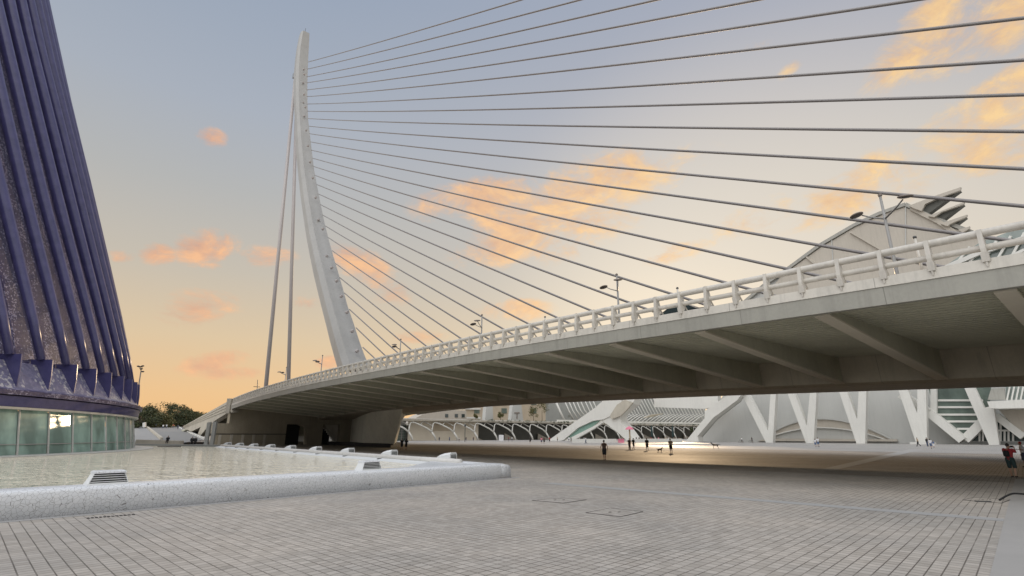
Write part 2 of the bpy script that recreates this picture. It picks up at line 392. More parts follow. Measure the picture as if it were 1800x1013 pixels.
def tube(bm, pts, rad, seg=8, cap=True):
    pts = [Vector(p) for p in pts]; rings = []
    rad = rad if isinstance(rad, (list, tuple)) else [rad] * len(pts)
    d0 = (pts[1] - pts[0]).normalized(); ref = UP if abs(d0.z) < .9 else Vector((1, 0, 0))
    s = d0.cross(ref).normalized()
    for i, p in enumerate(pts):
        d = (pts[min(i + 1, len(pts) - 1)] - pts[max(i - 1, 0)]).normalized()
        s = (s - d * s.dot(d)).normalized(); t = d.cross(s)
        rings.append([bm.verts.new(p + (s * math.cos(2 * PI * k / seg) + t * math.sin(2 * PI * k / seg)) * rad[i]) for k in range(seg)])
    for a, b in zip(rings, rings[1:]):
        for k in range(seg): bm.faces.new((a[k], a[(k + 1) % seg], b[(k + 1) % seg], b[k]))
    if cap: bm.faces.new(rings[0][::-1]); bm.faces.new(rings[-1])
def ball(bm, c, r, sub=2, sc=(1, 1, 1), rot=None):
    m = Matrix.Translation(Vector(c)) @ (rot or Matrix.Identity(4)) @ Matrix.Diagonal((r * sc[0], r * sc[1], r * sc[2], 1))
    bmesh.ops.create_icosphere(bm, subdivisions=sub, radius=1, matrix=m)
def loft(bm, secs, cap=True, closed=True):
    rings = [[bm.verts.new(Vector(p)) for p in s_] for s_ in secs]; k = len(rings[0])
    for a, b in zip(rings, rings[1:]):
        for i in range(k if closed else k - 1): bm.faces.new((a[i], a[(i + 1) % k], b[(i + 1) % k], b[i]))
    if cap and closed: bm.faces.new(rings[0][::-1]); bm.faces.new(rings[-1])
def B(): return bmesh.new()
def interp(x, T):
    if x <= T[0][0]: return T[0][1]
    if x >= T[-1][0]: return T[-1][1]
    for i in range(len(T) - 1):
        if T[i][0] <= x <= T[i + 1][0]:
            x0, y0 = T[max(i - 1, 0)]; x1, y1 = T[i]; x2, y2 = T[i + 1]; x3, y3 = T[min(i + 2, len(T) - 1)]
            t = (x - x1) / (x2 - x1); m1 = (y2 - y0) / (x2 - x0) * (x2 - x1); m2 = (y3 - y1) / (x3 - x1) * (x2 - x1)
            return (2 * t**3 - 3 * t**2 + 1) * y1 + (t**3 - 2 * t**2 + t) * m1 + (-2 * t**3 + 3 * t**2) * y2 + (t**3 - t**2) * m2

# ------------------------------------------------------------------ the setting: ground, paving bands, water
b = B(); ngon(b, [(-900, -250, 0), (900, -250, 0), (900, 1600, 0), (-900, 1600, 0)]); struct(finish('ground', b, 'setts'))
P = 24.0
def sheet(name, pts, z, mat):
    b = B(); ngon(b, [(p.x, p.y, z) for p in pts]); return struct(finish(name, b, mat))
sheet('deck_shade_paving', [W(33.0, -70, 0), W(34.5, 8, 0), W(32.2, 24, 0), W(31.0, 60, 0), W(30.5, 120, 0), W(84, 120, 0), W(86, 40, 0), W(88, -70, 0)], .004, 'setts_shade_tint')  # sheet with the deck's shade put into its paving colour
sheet('plaza_far', [W(84.001, 120, 0), W(84, 204, 0), W(330, 204, 0), W(330, -140, 0), W(88, -140, 0), W(88, -70.01, 0), W(86, 40, 0)], .008, 'setts_far')
G = Vector((math.sin(R(44)), math.cos(R(44)), 0)); GP = Vector((G.y, -G.x, 0))      # paving course directions
e0 = gr(1740, 1013); 
surf('band_stone', (.36, .345, .325), .6, .06, .5, 14, .12)
sheet('paving_strip', [e0 - G * 14, e0 + G * 26, e0 + G * 26 + GP * 4.2, e0 - G * 14 + GP * 4.2], .009, 'band_stone')
q0 = gr(1480, 893.5)
surf('band_stone_grey', (.37, .365, .355), .55, .05, .5, 14, .12)
q1 = q0 - GP * 12; k0 = (e0 + G * 0 - q0).dot(GP)
sheet('paving_band', [q1, q0 + GP * (k0 - .01), q0 + GP * (k0 - .01) + G * .62, q1 + G * .62], .004, 'band_stone_grey')
f1, f2 = gr(1440, 826), gr(1600, 790); dd = (f2 - f1).normalized(); dp = Vector((dd.y, -dd.x, 0))
sheet('paving_line', [f1, f2, f2 + dp * 1.6, f1 + dp * .9], .014, 'band_stone')

# ------------------------------------------------------------------ bridge
fbT = [(-3.5, .10), (-2, .155), (-1, .182), (0, .202), (.5, .2165), (1.2, .235), (1.8, .2465), (2.4, .255), (3, .260), (3.6, .261), (4.2, .256), (4.75, .244), (5.25, .2235), (6, .175), (7, .10), (8.5, .0), (10, -.06)]
def zf(s): return H + P * interp(s / P, fbT)          # underside of the near fascia
bridge = thing('cable_stayed_bridge', 'white cable-stayed road bridge with a tall curved leaning pylon crossing the plaza', 'bridge', W(46.8, 100, 0))
S0, S1 = -70.0, 126.0
def rows(a, b, st):
    k = max(1, int(round((b - a) / st))); return [a + (b - a) * i / k for i in range(k + 1)]
ss = rows(S0, S1, 3.0)
FAR = 69.6
def sweep(name, prof, mat, parent, s_list=ss, smooth=False, mirror=False):
    """closed profile [(n, dz)] swept along the deck"""
    b = B(); loft(b, [[W(n_, s, zf(s) + dz) for n_, dz in prof] for s in s_list])
    return finish(name, b, mat, parent, smooth)
# deck slab with a corrugated underside (ridges run along the deck)
prof = [(P + .25, .95), (P + .25, .42)]
n_ = P + .5
while n_ < 42.2:
    prof += [(n_, .44), (n_ + .26, .44), (n_ + .30, .29), (n_ + .56, .29)]; n_ += .60
prof += [(n_, .42), (42.9, .42), (50.7, .42)]
n_ = 51.2
while n_ < FAR - .9:
    prof += [(n_, .44), (n_ + .26, .44), (n_ + .30, .29), (n_ + .56, .29)]; n_ += .60
prof += [(FAR - .25, .42), (FAR - .25, .95)]
sweep('deck', prof, 'soffit_grey', bridge, ss + rows(S1, 215, 8)[1:])
surf('asphalt', (.05, .05, .05), .85, .15, .5, 12, .3)
sweep('road_surface', [(P + 2.2, .952), (FAR - 2.2, .952), (FAR - 2.2, 1.03), (P + 2.2, 1.03)], 'asphalt', bridge, ss + rows(S1, 215, 8)[1:])
for (sg, e) in ((1, P), (-1, FAR)):
    q = lambda pr: [(e + sg * a, z) for a, z in pr]
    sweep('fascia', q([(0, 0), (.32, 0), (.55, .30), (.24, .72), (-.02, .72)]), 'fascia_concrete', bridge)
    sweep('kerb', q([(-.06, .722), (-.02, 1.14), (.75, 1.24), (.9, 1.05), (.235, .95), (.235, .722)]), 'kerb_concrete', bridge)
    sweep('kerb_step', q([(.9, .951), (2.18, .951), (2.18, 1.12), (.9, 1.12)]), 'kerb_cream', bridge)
# central box girder
sweep('box_girder', [(42.75, .32), (43.0, -1.55), (43.5, -1.72), (50.3, -1.72), (50.8, -1.55), (51.05, .32)], 'girder_concrete', bridge, ss + [S1 + 6])
# cantilever ribs
r1 = (onN(1437, 553, P) - O).dot(D)
RS = 5.95; rib_s = []
s_ = r1 + RS * 12
k_ = int((S1 - 1 - r1) / RS)
for i in range(-12, k_ + 1):
    s = r1 + i * RS; rib_s.append(s)
    if s < -66: continue
    for (sg, e, web) in ((1, P, 42.85), (-1, FAR, 50.95)):
        if sg == -1 and (i % 2): pass
        b = B(); z = zf(s); hw = .19
        pl = [(e + sg * .5, .30), (e + sg * .5, .04), (web, -1.5), (web, .30)]
        prism(b, [W(a, s - hw, z + c) for a, c in pl], D * 2 * hw)
        pl = [(e + sg * .5, .036), (web, -1.504), (web, -1.62), (e + sg * .5, -.05)]
        nf = len(b.faces); prism(b, [W(a, s - .30, z + c) for a, c in pl], D * .60); b.faces.ensure_lookup_table()
        for f_ in b.faces[nf:]: f_.material_index = 1
        finish('rib', b, ['soffit_grey', 'rib_flange_lit'], bridge)
# railing: two pipes and flared brackets
def pipe(e, sg, dz, r, off):
    b = B(); tube(b, [W(e + sg * off, s, zf(s) + dz) for s in ss], r, 12); return finish('rail', b, 'kerb_cream', bridge, True)
for sg, e in ((1, P), (-1, FAR)):
    pipe(e, sg, 2.12, .15, .10); pipe(e, sg, 1.60, .125, .20)
p0 = (onN(1346.5, 500, P) - O).dot(D); PS = .0645 * P
post_bm = None
def post_mesh():
    b = B()
    # slender bracket: plate that widens to the foot, with a pointed tip under the kerb edge
    pr = [(-.08, 2.24), (.12, 2.24), (.30, 1.75), (.26, 1.26), (.10, 1.14), (-.08, 1.08), (-.12, 1.18), (-.15, 1.5)]
    prism(b, [Vector((a, -.075, z)) for a, z in pr], Vector((0, .15, 0)))
    pr = [(-.17, 1.36), (-.08, 1.36), (-.065, 1.02), (-.11, 1.02)]
    prism(b, [Vector((a, -.11, z)) for a, z in pr], Vector((0, .22, 0)))
    pr = [(-.065, 1.0), (-.13, 1.0), (-.10, .84)]
    prism(b, [Vector((a, -.03, z)) for a, z in pr], Vector((0, .06, 0)))
    # diagonal brace going in and down to the kerb
    tube(b, [(.28, 0, 1.62), (.66, 0, 1.24)], .05, 6)
    bmesh.ops.recalc_face_normals(b, faces=b.faces)
    me = bpy.data.meshes.new('railing_post'); b.to_mesh(me); b.free(); me.materials.append(M['kerb_cream']); return me
pm = post_mesh()
npost = int((S1 - 1 - p0) / PS)
post_rot = math.atan2(N.y, N.x)
allp = []
for i in range(-22, npost + 1): allp.append((p0 + i * PS, 0))
near = allp[:100]
def place_post(s, name='railing_post'):
    o = bpy.data.objects.new(name, pm); COL.objects.link(o); o.parent = bridge; o.matrix_parent_inverse = Matrix.Translation(-bridge.location)
    o.location = W(P, s, zf(s)); o.rotation_euler = (0, 0, post_rot)
for s, _ in near: place_post(s)
if len(allp) > 100:
    b = B()
    for s, _ in allp[100:]:
        t = B(); t.from_mesh(pm); t.transform(Matrix.Translation(W(P, s, zf(s))) @ Matrix.Rotation(post_rot, 4, 'Z'))
        me = bpy.data.meshes.new('t'); t.to_mesh(me); t.free(); b.from_mesh(me); bpy.data.meshes.remove(me)
    struct(finish('railing_post', b, 'kerb_cream', bridge), 'stuff')
b = B()
for s in rows(0, 110, 3.1):
    t = B(); t.from_mesh(pm); t.transform(Matrix.Translation(W(FAR, s, zf(s))) @ Matrix.Rotation(post_rot + PI, 4, 'Z'))
    me = bpy.data.meshes.new('t'); t.to_mesh(me); t.free(); b.from_mesh(me); bpy.data.meshes.remove(me)
finish('far_railing', b, 'kerb_cream', bridge)

# pylon: closed sections lofted along its curved axis, in the vertical plane of the deck's centre line
NC = 46.8
secs = []; axis = []
PT = [(61, 535.8, 8.9), (72, 534.2, 10.0), (90, 532.0, 11.2), (110, 530.3, 11.9), (130, 529.2, 12.3), (150, 528.8, 12.2), (180, 529.0, 12.1), (210, 530.3, 11.89), (240, 532.7, 12.90), (270, 535.3, 13.72), (300, 538.4, 14.11), (330, 542.8, 14.98), (360, 547.6, 15.92), (390, 552.8, 16.56), (420, 558.8, 17.75), (450, 565.7, 18.76), (480, 573.3, 19.89), (510, 581.2, 20.44), (540, 588.9, 20.6), (570, 598.0, 21.6), (600, 606.5, 22.4), (625, 614.4, 23.2), (652, 624.0, 24.6)]
for v, cu, hw_ in PT:
    c = onN(cu, v, NC); hb = hw_ * c.y / (F_PX / math.cos(TH)); ha = hb * 1.15
    tw = v < 70
    pl = [(-hb, -ha * .35), (-hb * .72, -ha), (hb * .72, -ha), (hb, -ha * .35), (hb, ha * .6), (hb * .6, ha), (-hb * .6, ha), (-hb, ha * .6)]
    secs.append([c + N * a + D * q for a, q in pl]); axis.append((c, hb, ha))
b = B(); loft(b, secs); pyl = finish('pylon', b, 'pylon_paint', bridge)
c, hb, ha = axis[0]
b = B(); tube(b, [c + UP * 0, c + UP * 3.4], .09, 5); finish('antenna', b, 'dark_metal', bridge)
b = B(); cc = onN(518.5, 134, NC); box(b, cc, 1.6, 1.6, 2.4, AZ); finish('stay_anchor', b, 'steel_grey', bridge)
# cables
CB = [((542.3, 109), (890, 0)), ((541, 121.5), (985, 0)), ((540, 135), (1110, 0)), ((540, 145.6), (1275, 0)), ((540, 158), (1535, 0)), ((540, 170), (1800, 20)),
      ((540.5, 183), (1800, 95)), ((541, 195.6), (1800, 157)), ((542, 208.5), (1800, 223)), ((543.6, 222), (1800, 290)), ((545.6, 235.4), (1800, 357)),
      ((547, 249.7), (1711, 409.6)), ((548.7, 264.4), (1540, 444.5)), ((550.5, 278.5), (1398, 472)), ((552.4, 293), (1289, 497)), ((554, 308.4), (1194, 517.8)),
      ((558, 325), (1115, 533.6)), ((560.7, 341.6), (1047, 547.8)), ((564.6, 360.5), (986, 560)), ((568.5, 378.8), (934, 570.5)), ((573, 398), (889, 579.5)),
      ((579, 419), (848, 588)), ((585.5, 442), (812, 595)), ((592, 464.8), (780, 602)), ((599, 489.5), (750, 608)), ((607.6, 517), (724, 615)),
      ((616.5, 546), (700.4, 620.6)), ((628.4, 578.7), (677.7, 625)), ((640.6, 613.3), (658, 629))]
for i, (a, c) in enumerate(CB):
    A = onN(*a, NC); C2 = onN(*c, NC); d = (C2 - A).normalized()
    # run the straight line in the centre plane down to the deck
    t = (C2 - A).length
    for _ in range(4000):
        p = A + d * t; s = (p - O).dot(D)
        if p.z < zf(s) + 1.3 or s < -68: break
        t += .25
    E_ = A + d * t; Ls = (E_ - A).length
    A2 = A - d * 1.0
    b = B(); tube(b, [A2.lerp(E_, k / 24) - UP * (Ls * .0035 * 4 * (k / 24) * (1 - k / 24) * (1 if i < 16 else .6)) for k in range(25)], .135, 8)
    finish('cable', b, 'cable_grey', bridge, True)
    # anchor dimple on the pylon's face
    if i < 29:
        b = B(); q = A + D * 0; vdir = (O - A).normalized()
        back = A - d * (1.2 + axis[min(len(axis) - 1, 0)][1] * .3)
        hbv = min(axis, key=lambda t_: abs(t_[0].z - A.z)); hb_ = hbv[1]; pc = hbv[0]
        f = Vector((pc.x, pc.y, A.z)) + (A - Vector((pc.x, pc.y, A.z))) * .15 - D * (hbv[2] + .02)
        tube(b, [f + D * .6, f - D * .15 - UP * .1], [.30 + hb_ * .06, .18 + hb_ * .05], 8)
        finish('cable_anchor', b, 'stay_grey', bridge)
# back stays
T = onN(521, 133, NC)
for n_, u, v in ((43.5, 468, 676), (50.1, 507, 663)):
    Q = onN(u, v, n_); d = (Q - T).normalized()
    s = (Q - O).dot(D); E_ = Q.copy()
    while E_.z > zf((E_ - O).dot(D)) + .8 and E_.z > 0: E_ += d * .5
    b = B(); tube(b, [T + N * (n_ - NC) * .12, E_], .62, 12); finish('back_stay', b, 'stay_grey', bridge, True)
# pier
A0 = gr(693, 784, .6); A0 = W(45.8, (A0 - O).dot(D), .6)
def nsz(p): return ((p - O).dot(N), (p - O).dot(D), p.z)
sA = (onN(693, 780, 45.8) - O).dot(D); sB = (onN(638, 780, 45.8) - O).dot(D); sC = (onN(603, 780, 55) - O).dot(D)
tA = (onN(706.5, 726, 43.5) - O).dot(D); tB = (onN(655, 724, 43.5) - O).dot(D); tC = (onN(609, 722, 55) - O).dot(D)
bot = [(45.8, sA), (45.8, sB), (55, sC), (56, sC), (60, sB), (60, sA + 2)]
sR=(onN(697,780,56)-O).dot(D); tR=(onN(708.5,726,56)-O).dot(D)
bot[3:]=[(57.5, sC+2),(58, sB+14),(56, sR)]
top = [(43.5, tA), (43.5, tB), (55, tC), (57.5, tC+2), (58, tB+14), (56, tR)]
zt = zf(tA) - 1.6
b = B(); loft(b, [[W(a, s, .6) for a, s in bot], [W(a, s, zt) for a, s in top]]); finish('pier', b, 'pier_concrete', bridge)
b = B(); pl = [(44.6, sA - 1.0), (44.6, sB + 1), (50, sC + 2), (60, sC + 4), (57, sR - .6)]
prism(b, [W(a, s, -.2) for a, s in pl], UP * .9); finish('pier_plinth', b, 'joint_dark', bridge)

# abutment behind the pier, closing the span
ab = thing('bridge_abutment', 'broad concrete abutment wall with two dark portals under the far left end of the bridge', 'abutment', W(40, 130, 0))
SA = 126.4
def wallbox(n0, n1, z0, z1, s0=SA, s1=SA + 2.5, name='wall', mat='concrete'):
    b = B(); prism(b, [W(n0, s0, z0), W(n1, s0, z0), W(n1, s0, z1), W(n0, s0, z1)], D * (s1 - s0)); return finish(name, b, mat, ab)
nz = lambda u, v: ((onS(u, v, SA) - O).dot(N), onS(u, v, SA).z)
nL = nz(374, 760)[0]; a1 = nz(503, 760)[0]; a2 = nz(541, 760)[0]; a3 = nz(567, 760)[0]; a4 = nz(597, 760)[0]
zo = nz(520, 746)[1]
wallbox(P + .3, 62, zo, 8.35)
wallbox(nL, a1, 2.55, zo); wallbox(nL + .2, a1, 2.35, 2.55, SA + .35, SA + 2.5, 'groove', 'shade_tone'); wallbox(nL + .1, a1, 0, 2.35, SA + .1)
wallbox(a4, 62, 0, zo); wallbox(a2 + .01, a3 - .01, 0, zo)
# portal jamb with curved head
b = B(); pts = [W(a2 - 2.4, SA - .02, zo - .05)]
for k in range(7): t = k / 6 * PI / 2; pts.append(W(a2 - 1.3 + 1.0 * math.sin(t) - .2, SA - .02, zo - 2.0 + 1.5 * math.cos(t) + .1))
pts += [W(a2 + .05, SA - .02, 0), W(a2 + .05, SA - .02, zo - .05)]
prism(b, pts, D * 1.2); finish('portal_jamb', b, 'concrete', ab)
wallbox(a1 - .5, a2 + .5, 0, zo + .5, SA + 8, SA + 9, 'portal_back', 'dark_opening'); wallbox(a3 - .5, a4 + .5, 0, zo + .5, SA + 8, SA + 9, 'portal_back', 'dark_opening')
b = B(); 
for k in range(10):
    f = k / 10; prism(b, [W(a3 + .4 + (a4 - a3) * (1 - f) * .95, SA + 1.2, zo * f), W(a4, SA + 1.2, zo * f), W(a4, SA + 1.2, zo * (f + .1)), W(a3 + .4 + (a4 - a3) * (1 - f) * .95, SA + 1.2, zo * (f + .1))], D * 2)
finish('stair', b, 'concrete_light', ab)
for k in range(5):
    n0 = nL + 1.2 + k * 2.2
    wallbox(n0, n0 + .5, 0, 2.33, SA - .25, SA + .05, 'pilaster', 'concrete_light')
# wing wall that carries the parapet down to the ground
WG = [(407, 702), (323, 749), (323, 752.5), (335.5, 759), (353, 750.3), (347.5, 763), (351, 767.5), (363, 753), (377, 740), (401, 725), (407, 725)]
ww = thing('wing_wall', 'sloping concrete wing wall with a triangular opening running down from the bridge end', 'retaining wall', W(P, 150, 0))
pl = [onN(u, v, P - .05) for u, v in WG]
b = B(); prism(b, pl, N * 1.4); finish('wall', b, 'concrete_light', ww)
tA_, tB_ = onN(407, 702, P), onN(323, 749, P)
for k in (1, 2, 3):
    o_ = -UP * (.72 * k); b = B(); beam(b, tA_ + o_ - N * .10, tB_ + o_ * .30 - N * .10, .14, .10); finish('ledge', b, 'concrete_light', ww)
b = B(); beam(b, tA_ - N * 0 + UP * .1, tA_ - UP * 3.0, 1.9, .9); finish('end_post', b, 'concrete_light', ww)
# two slender posts in front of it
for u, v, lab in ((367, 742, 'left of two tall pale posts at the far end of the pool'), (377.5, 741, 'right of two tall pale posts at the far end of the pool')):
    p = onY(u, v, 104); b = B(); prism(b, [Vector((p.x - .32, p.y, 0)), Vector((p.x + .32, p.y, 0)), Vector((p.x + .32, p.y, p.z)), Vector((p.x - .32, p.y, p.z - .12))], Vector((0, .5, 0)))
    tag(finish('square_post', b, 'concrete_grey'), lab, 'post', 'slender posts by the bridge end')

# ------------------------------------------------------------------ lamps on the deck's median
def street_lamp(s, n_, lab, group='street lamps along the bridge'):
    z = zf(s) + 1.0; base = W(n_, s, z)
    t = thing('street_lamp', lab, 'street lamp', base, 0, group)
    top = 20.3 if s < 100 else 19.8
    b = B(); tube(b, [base, W(n_, s, top - .1)], [.17, .09], 8); finish('pole', b, 'lamp_metal', t, True)
    b = B(); ball(b, W(n_, s, top), .17, 1); finish('finial', b, 'lamp_disc', t)
    za = top - 2.0; pm_ = W(n_, s, za)
    for az_, ln, rise in ((-54, 1.75, .75), (190, 3.0, .45)):
        dv = Vector((math.sin(R(az_)), math.cos(R(az_)), 0)); e = pm_ + dv * (ln - .35) + UP * (rise - .08)
        b = B(); tube(b, [pm_, pm_.lerp(e, .6) - UP * .06, e], [.07, .06, .05], 6); finish('arm', b, 'lamp_metal', t, True)
        rot = Matrix.Rotation(R(14), 4, UP.cross(dv))
        b = B(); ball(b, pm_ + dv * ln + UP * rise, .50, 3, (1, 1, .26), rot); finish('lamp_shade', b, 'lamp_disc', t, True)
    return t
labs = ['nearest two-armed street lamp on the bridge, in front of the museum gable', 'second street lamp from the right with two disc shades, above the middle of the railing',
        'third street lamp from the right, standing between the middle cables', 'fourth street lamp from the right, just right of the pylon foot',
        'street lamp standing against the foot of the pylon', 'last small street lamp on the bridge, left of the pylon foot']
for k, lab in enumerate(labs):
    u = 143 + 1 / (.000705 + .000352 * k)
    if k == 0: s = 10.3
    s_l = [10.3, 36.8, 63.8, 91.0, 118.5, 146.0][k]
    street_lamp(s_l, 45.6 if k < 4 else 40.0, lab)
for u, lab in ((1627, 'short ball-topped post behind the railing below the museum gable'), (1190, 'short ball-topped post behind the railing beside the dark car'), (957, 'short ball-topped post behind the railing, leftmost of the three')):
    s = (onN(u, 500, P + 1.4) - O).dot(D); base = W(P + 1.4, s, zf(s) + 1.1)
    t = thing('bollard_post', lab, 'post', base, 0, 'short ball-topped posts behind the railing')
    b = B(); tube(b, [base, base + UP * 1.75], .05, 8); finish('stem', b, 'kerb_cream', t, True)
    b = B(); ball(b, base + UP * 1.80, .075, 2); finish('ball', b, 'dark_metal', t, True)
q = onN(453, 700, 30); s = (q - O).dot(D); base = W(30, s, zf(s) + 1)
t = thing('signal_mast', 'thin mast with a short crossbar standing on the far left end of the bridge', 'mast', base)
tp = onN(453, 668, 30); b = B(); tube(b, [base, tp], .09, 6); finish('pole', b, 'dark_metal', t)
b = B(); tube(b, [tp - UP * 1.6 - N * .7, tp - UP * 1.6 + N * .7], .07, 6); finish('crossbar', b, 'dark_metal', t)

# car on the deck
def car(s, n_):
    z = zf(s) + 1.03
    t = thing('car', 'dark car driving along the bridge behind the railing', 'car', W(n_, s, z))
    L_ = [(-2.15, .35), (-2.2, .75), (-1.95, .98), (-1.1, 1.06), (-.45, 1.46), (.85, 1.48), (1.75, 1.02), (2.1, .92), (2.15, .4), (1.8, .25), (-1.8, .25)]
    b = B(); w = .88
    loft(b, [[W(n_ + y * w, s + a * (1 - abs(y) * .03), z + (c if c < 1.07 else c - abs(y) ** 3 * .05)) for a, c in L_] for y in (-1, -.85, 0, .85, 1)])
    finish('body', b, 'car_paint', t)
    G_ = [(-1.0, 1.05), (-.45, 1.38), (.78, 1.40), (1.5, 1.05)]
    for y in (-1, 1):
        b = B(); prism(b, [W(n_ + y * (w + .004), s + a, z + c) for a, c in G_], N * y * .012); finish('side_window', b, 'dark_glass', t)
    for a in (-1.35, 1.35):
        for y in (-1, 1):
            b = B(); tube(b, [W(n_ + y * (w - .18), s + a, z + .33), W(n_ + y * (w + .03), s + a, z + .33)], .33, 16); wh = finish('wheel', b, 'rubber', t)
            b = B(); tube(b, [W(n_ + y * (w + .032), s + a, z + .33), W(n_ + y * (w + .045), s + a, z + .33)], .19, 12); finish('rim', b, 'steel_grey', wh)
cs = (onN(1209, 540, 28.5) - O).dot(D)
car(cs, 28.5)

# ------------------------------------------------------------------ blue ribbed hall (left)
AC = Vector((-96.0, 40.0, 0))
RT = [(0, 55.5), (5.8, 55.1), (8, 54.6), (11, 53.7), (15, 52.3), (22.7, 49.5), (30, 46.8), (38, 43.9), (44.7, 41.3), (57, 37.0), (68, 33.1), (85, 27.5), (100, 23)]
def Rz(z):
    for (a, r0), (c, r1_) in zip(RT, RT[1:]):
        if z <= c: return r0 + (r1_ - r0) * (z - a) / (c - a)
    return RT[-1][1]
def AP(phi, r, z): return AC + Vector((math.cos(R(phi)) * r, math.sin(R(phi)) * r, z))
hall = thing('ribbed_hall', 'towering dark blue hall with leaning tube ribs over a green glass base beside the pool', 'building', AC)
PH0, PH1 = -75, 75
def arc(prof, mat, name, parent=hall, step=2.95, smooth=False, a0=PH0, a1=PH1, closed=False, sm=True):
    b = B(); k = int((a1 - a0) / step); 
    loft(b, [[AP(a0 + (a1 - a0) * i / k, r, z) for r, z in prof] for i in range(k + 1)], cap=closed, closed=closed)
    return finish(name, b, mat, parent, smooth)
arc([(Rz(z) - 1.5, z) for z in (8, 11, 15, 18.8, 22.7, 30, 38, 44.7, 51, 57, 62, 68, 76, 85, 100)], 'blue_mosaic', 'shell')
arc([(55.3, 5.80), (55.0, 6.0), (54.3, 7.0), (53.5, 8.25), (52.6, 8.3)], 'lilac_mosaic', 'skirt')
arc([(54.35, 5.3), (55.5, 5.35), (55.55, 5.72), (55.2, 5.85), (54.35, 5.85)], 'blue_mosaic', 'ledge', closed=True, step=1.5)
arc([(54.15, 4.42), (55.2, 4.42), (55.30, 5.25), (54.15, 5.28)], 'fin_blue', 'band', closed=True, step=1.5)
arc([(54.15, 4.22), (55.25, 4.22), (55.30, 4.40), (54.15, 4.40)], 'kerb_cream', 'band_trim', closed=True, step=1.5)
arc([(53.75, .42), (57.6, .42), (57.6, .58), (53.75, .60)], 'white_paint', 'plinth', closed=True, step=1.5)
arc([(51.35, .6), (51.35, 4.3)], 'teal_panel', 'inner_blind')
arc([(54.15, .605), (52.15, .605), (52.15, .62), (54.15, .62)], 'kerb_cream', 'inner_floor', closed=True)
# glass panes between mullions (one per bay), lit by what they reflect; lean outwards
k0 = -16; MU = [4.4 + 3.45 * i for i in range(-14, 14)]
for i, ph in enumerate(MU[:-1]):
    b = B(); a, c = ph + .10, MU[i + 1] - .10
    prism(b, [AP(a, 55.40, .6), AP(c, 55.40, .6), AP(c, 54.70, 4.22), AP(a, 54.70, 4.22)], AP(ph, 1, 0) * -.0 + Vector((-.03 * math.cos(R(ph)), -.03 * math.sin(R(ph)), 0)))
    pane = finish('glass_pane', b, 'green_glass', hall)
for ph in MU:
    b = B(); beam(b, AP(ph, 55.47, .6), AP(ph, 54.77, 4.24), .10, .10, up=AP(ph, 1, 0) - AC); 
    for zz in (1.0, 2.2, 3.4): ball(b, AP(ph, 55.62 - zz * .195, zz), .07, 1)
    finish('mullion', b, 'white_paint', hall)
arc([(55.15, 1.40), (55.32, 1.40), (55.30, 1.46), (55.15, 1.46)], 'lamp_metal', 'glazing_rail', closed=True)
# things seen through / on the glass: pale counters and dark frames inside
for ph, hh in ((4.3, 1.3), (7.6, 1.4), (10.3, 1.2), (13.2, 1.1)):
    b = B(); prism(b, [AP(ph - .9, 54.45, .62), AP(ph + .9, 54.45, .62), AP(ph + .9, 54.45, hh), AP(ph - .9, 54.45, hh)], Vector((-.4, 0, 0))); finish('counter', b, 'beige_wall', hall)
# leaning tube ribs
for i in range(-12, 13):
    f0 = 6.7 + 3.55 * i + max(0, i - 3) * .4
    ph = lambda z: f0 - (.17 * (z - 8) if z < 30 else 3.74 + .13 * (z - 30))
    b = B(); zs = [8.7, 12, 18, 26, 36, 48, 60, 75, 95]
    tube(b, [AP(ph(z), Rz(z) - .5, z) for z in zs], [.30, .38, .46, .52, .56, .58, .58, .55, .5], 10)
    finish('rib', b, 'fin_blue', hall, True)
    b = B(); w = .07
    pl = [AP(ph(8.4) + .45, 54.75, 8.4), AP(ph(8.4), 53.35, 8.4), AP(f0 + .1, 55.15, 6.0)]
    t_ = Vector((-math.sin(R(f0)), math.cos(R(f0)), 0)) * .10
    prism(b, [AP(f0, 55.0, 6.05), AP(f0, 54.95, 7.3), AP(f0, 54.75, 8.75), AP(f0, 52.9, 8.75), AP(f0, 53.4, 7.2)], t_)
    finish('fin_foot', b, 'fin_blue', hall)
# flood light mast behind it
p = onY(246, 690, 92); t = thing('floodlight_mast', 'small mast with a cluster of floodlights at the right edge of the blue hall', 'floodlight', (p.x, p.y, 0))
p1 = onY(248, 652, 92); b = B(); tube(b, [(p.x, p.y, 0), p1], [.16, .09], 6); finish('pole', b, 'lamp_metal', t)
for u, v in ((243, 644), (247, 645), (251, 643.5), (248.5, 648.5), (251, 653.5)):
    q = onY(u, v, 92); b = B(); ball(b, q, .27, 2, (1, .7, .5)); tube(b, [q, p1], .03, 5); finish('lamp_head', b, 'dark_metal', t)

# ------------------------------------------------------------------ pool
TIP = gr(898, 840); NW0 = gr(0, 917); fd = (NW0 - TIP); fd.z = 0; fd.normalize()      # front wall direction, away from the tip
pool = thing('pool_wall', 'low white broken-tile pool wall with a rounded top and a pointed corner', 'pool wall', TIP)
fn = Vector((-fd.y, fd.x, 0)); 
if fn.dot(Vector((0, 1, 0))) < 0: fn = -fn                                            # towards the water
sw = D.copy(); side_n = -N                                                            # side wall runs along D
LF = 40.0
def wallprof(o, nrm, flip=1):
    return [(0.0, 0), (.02, .62), (.05, .68), (.11, .72), (.20, .74), (.85, .745), (1.0, .72), (1.08, .60), (1.10, .0)]
# front wall, tip rounded
b = B(); secs = []
for L0, sc in ((.0, .0), (.25, .55), (.7, .85), (1.4, 1.0), (LF * .25, 1), (LF * .5, 1), (LF, 1)):
    o = TIP + fd * L0
    secs.append([o + fn * (a * 1.0 + (1 - sc) * .35) * 1.0 + UP * (z * (.90 + .10 * sc)) for a, z in wallprof(0, 0)])
loft(b, secs); finish('front_wall', b, 'white_mosaic', pool, True)
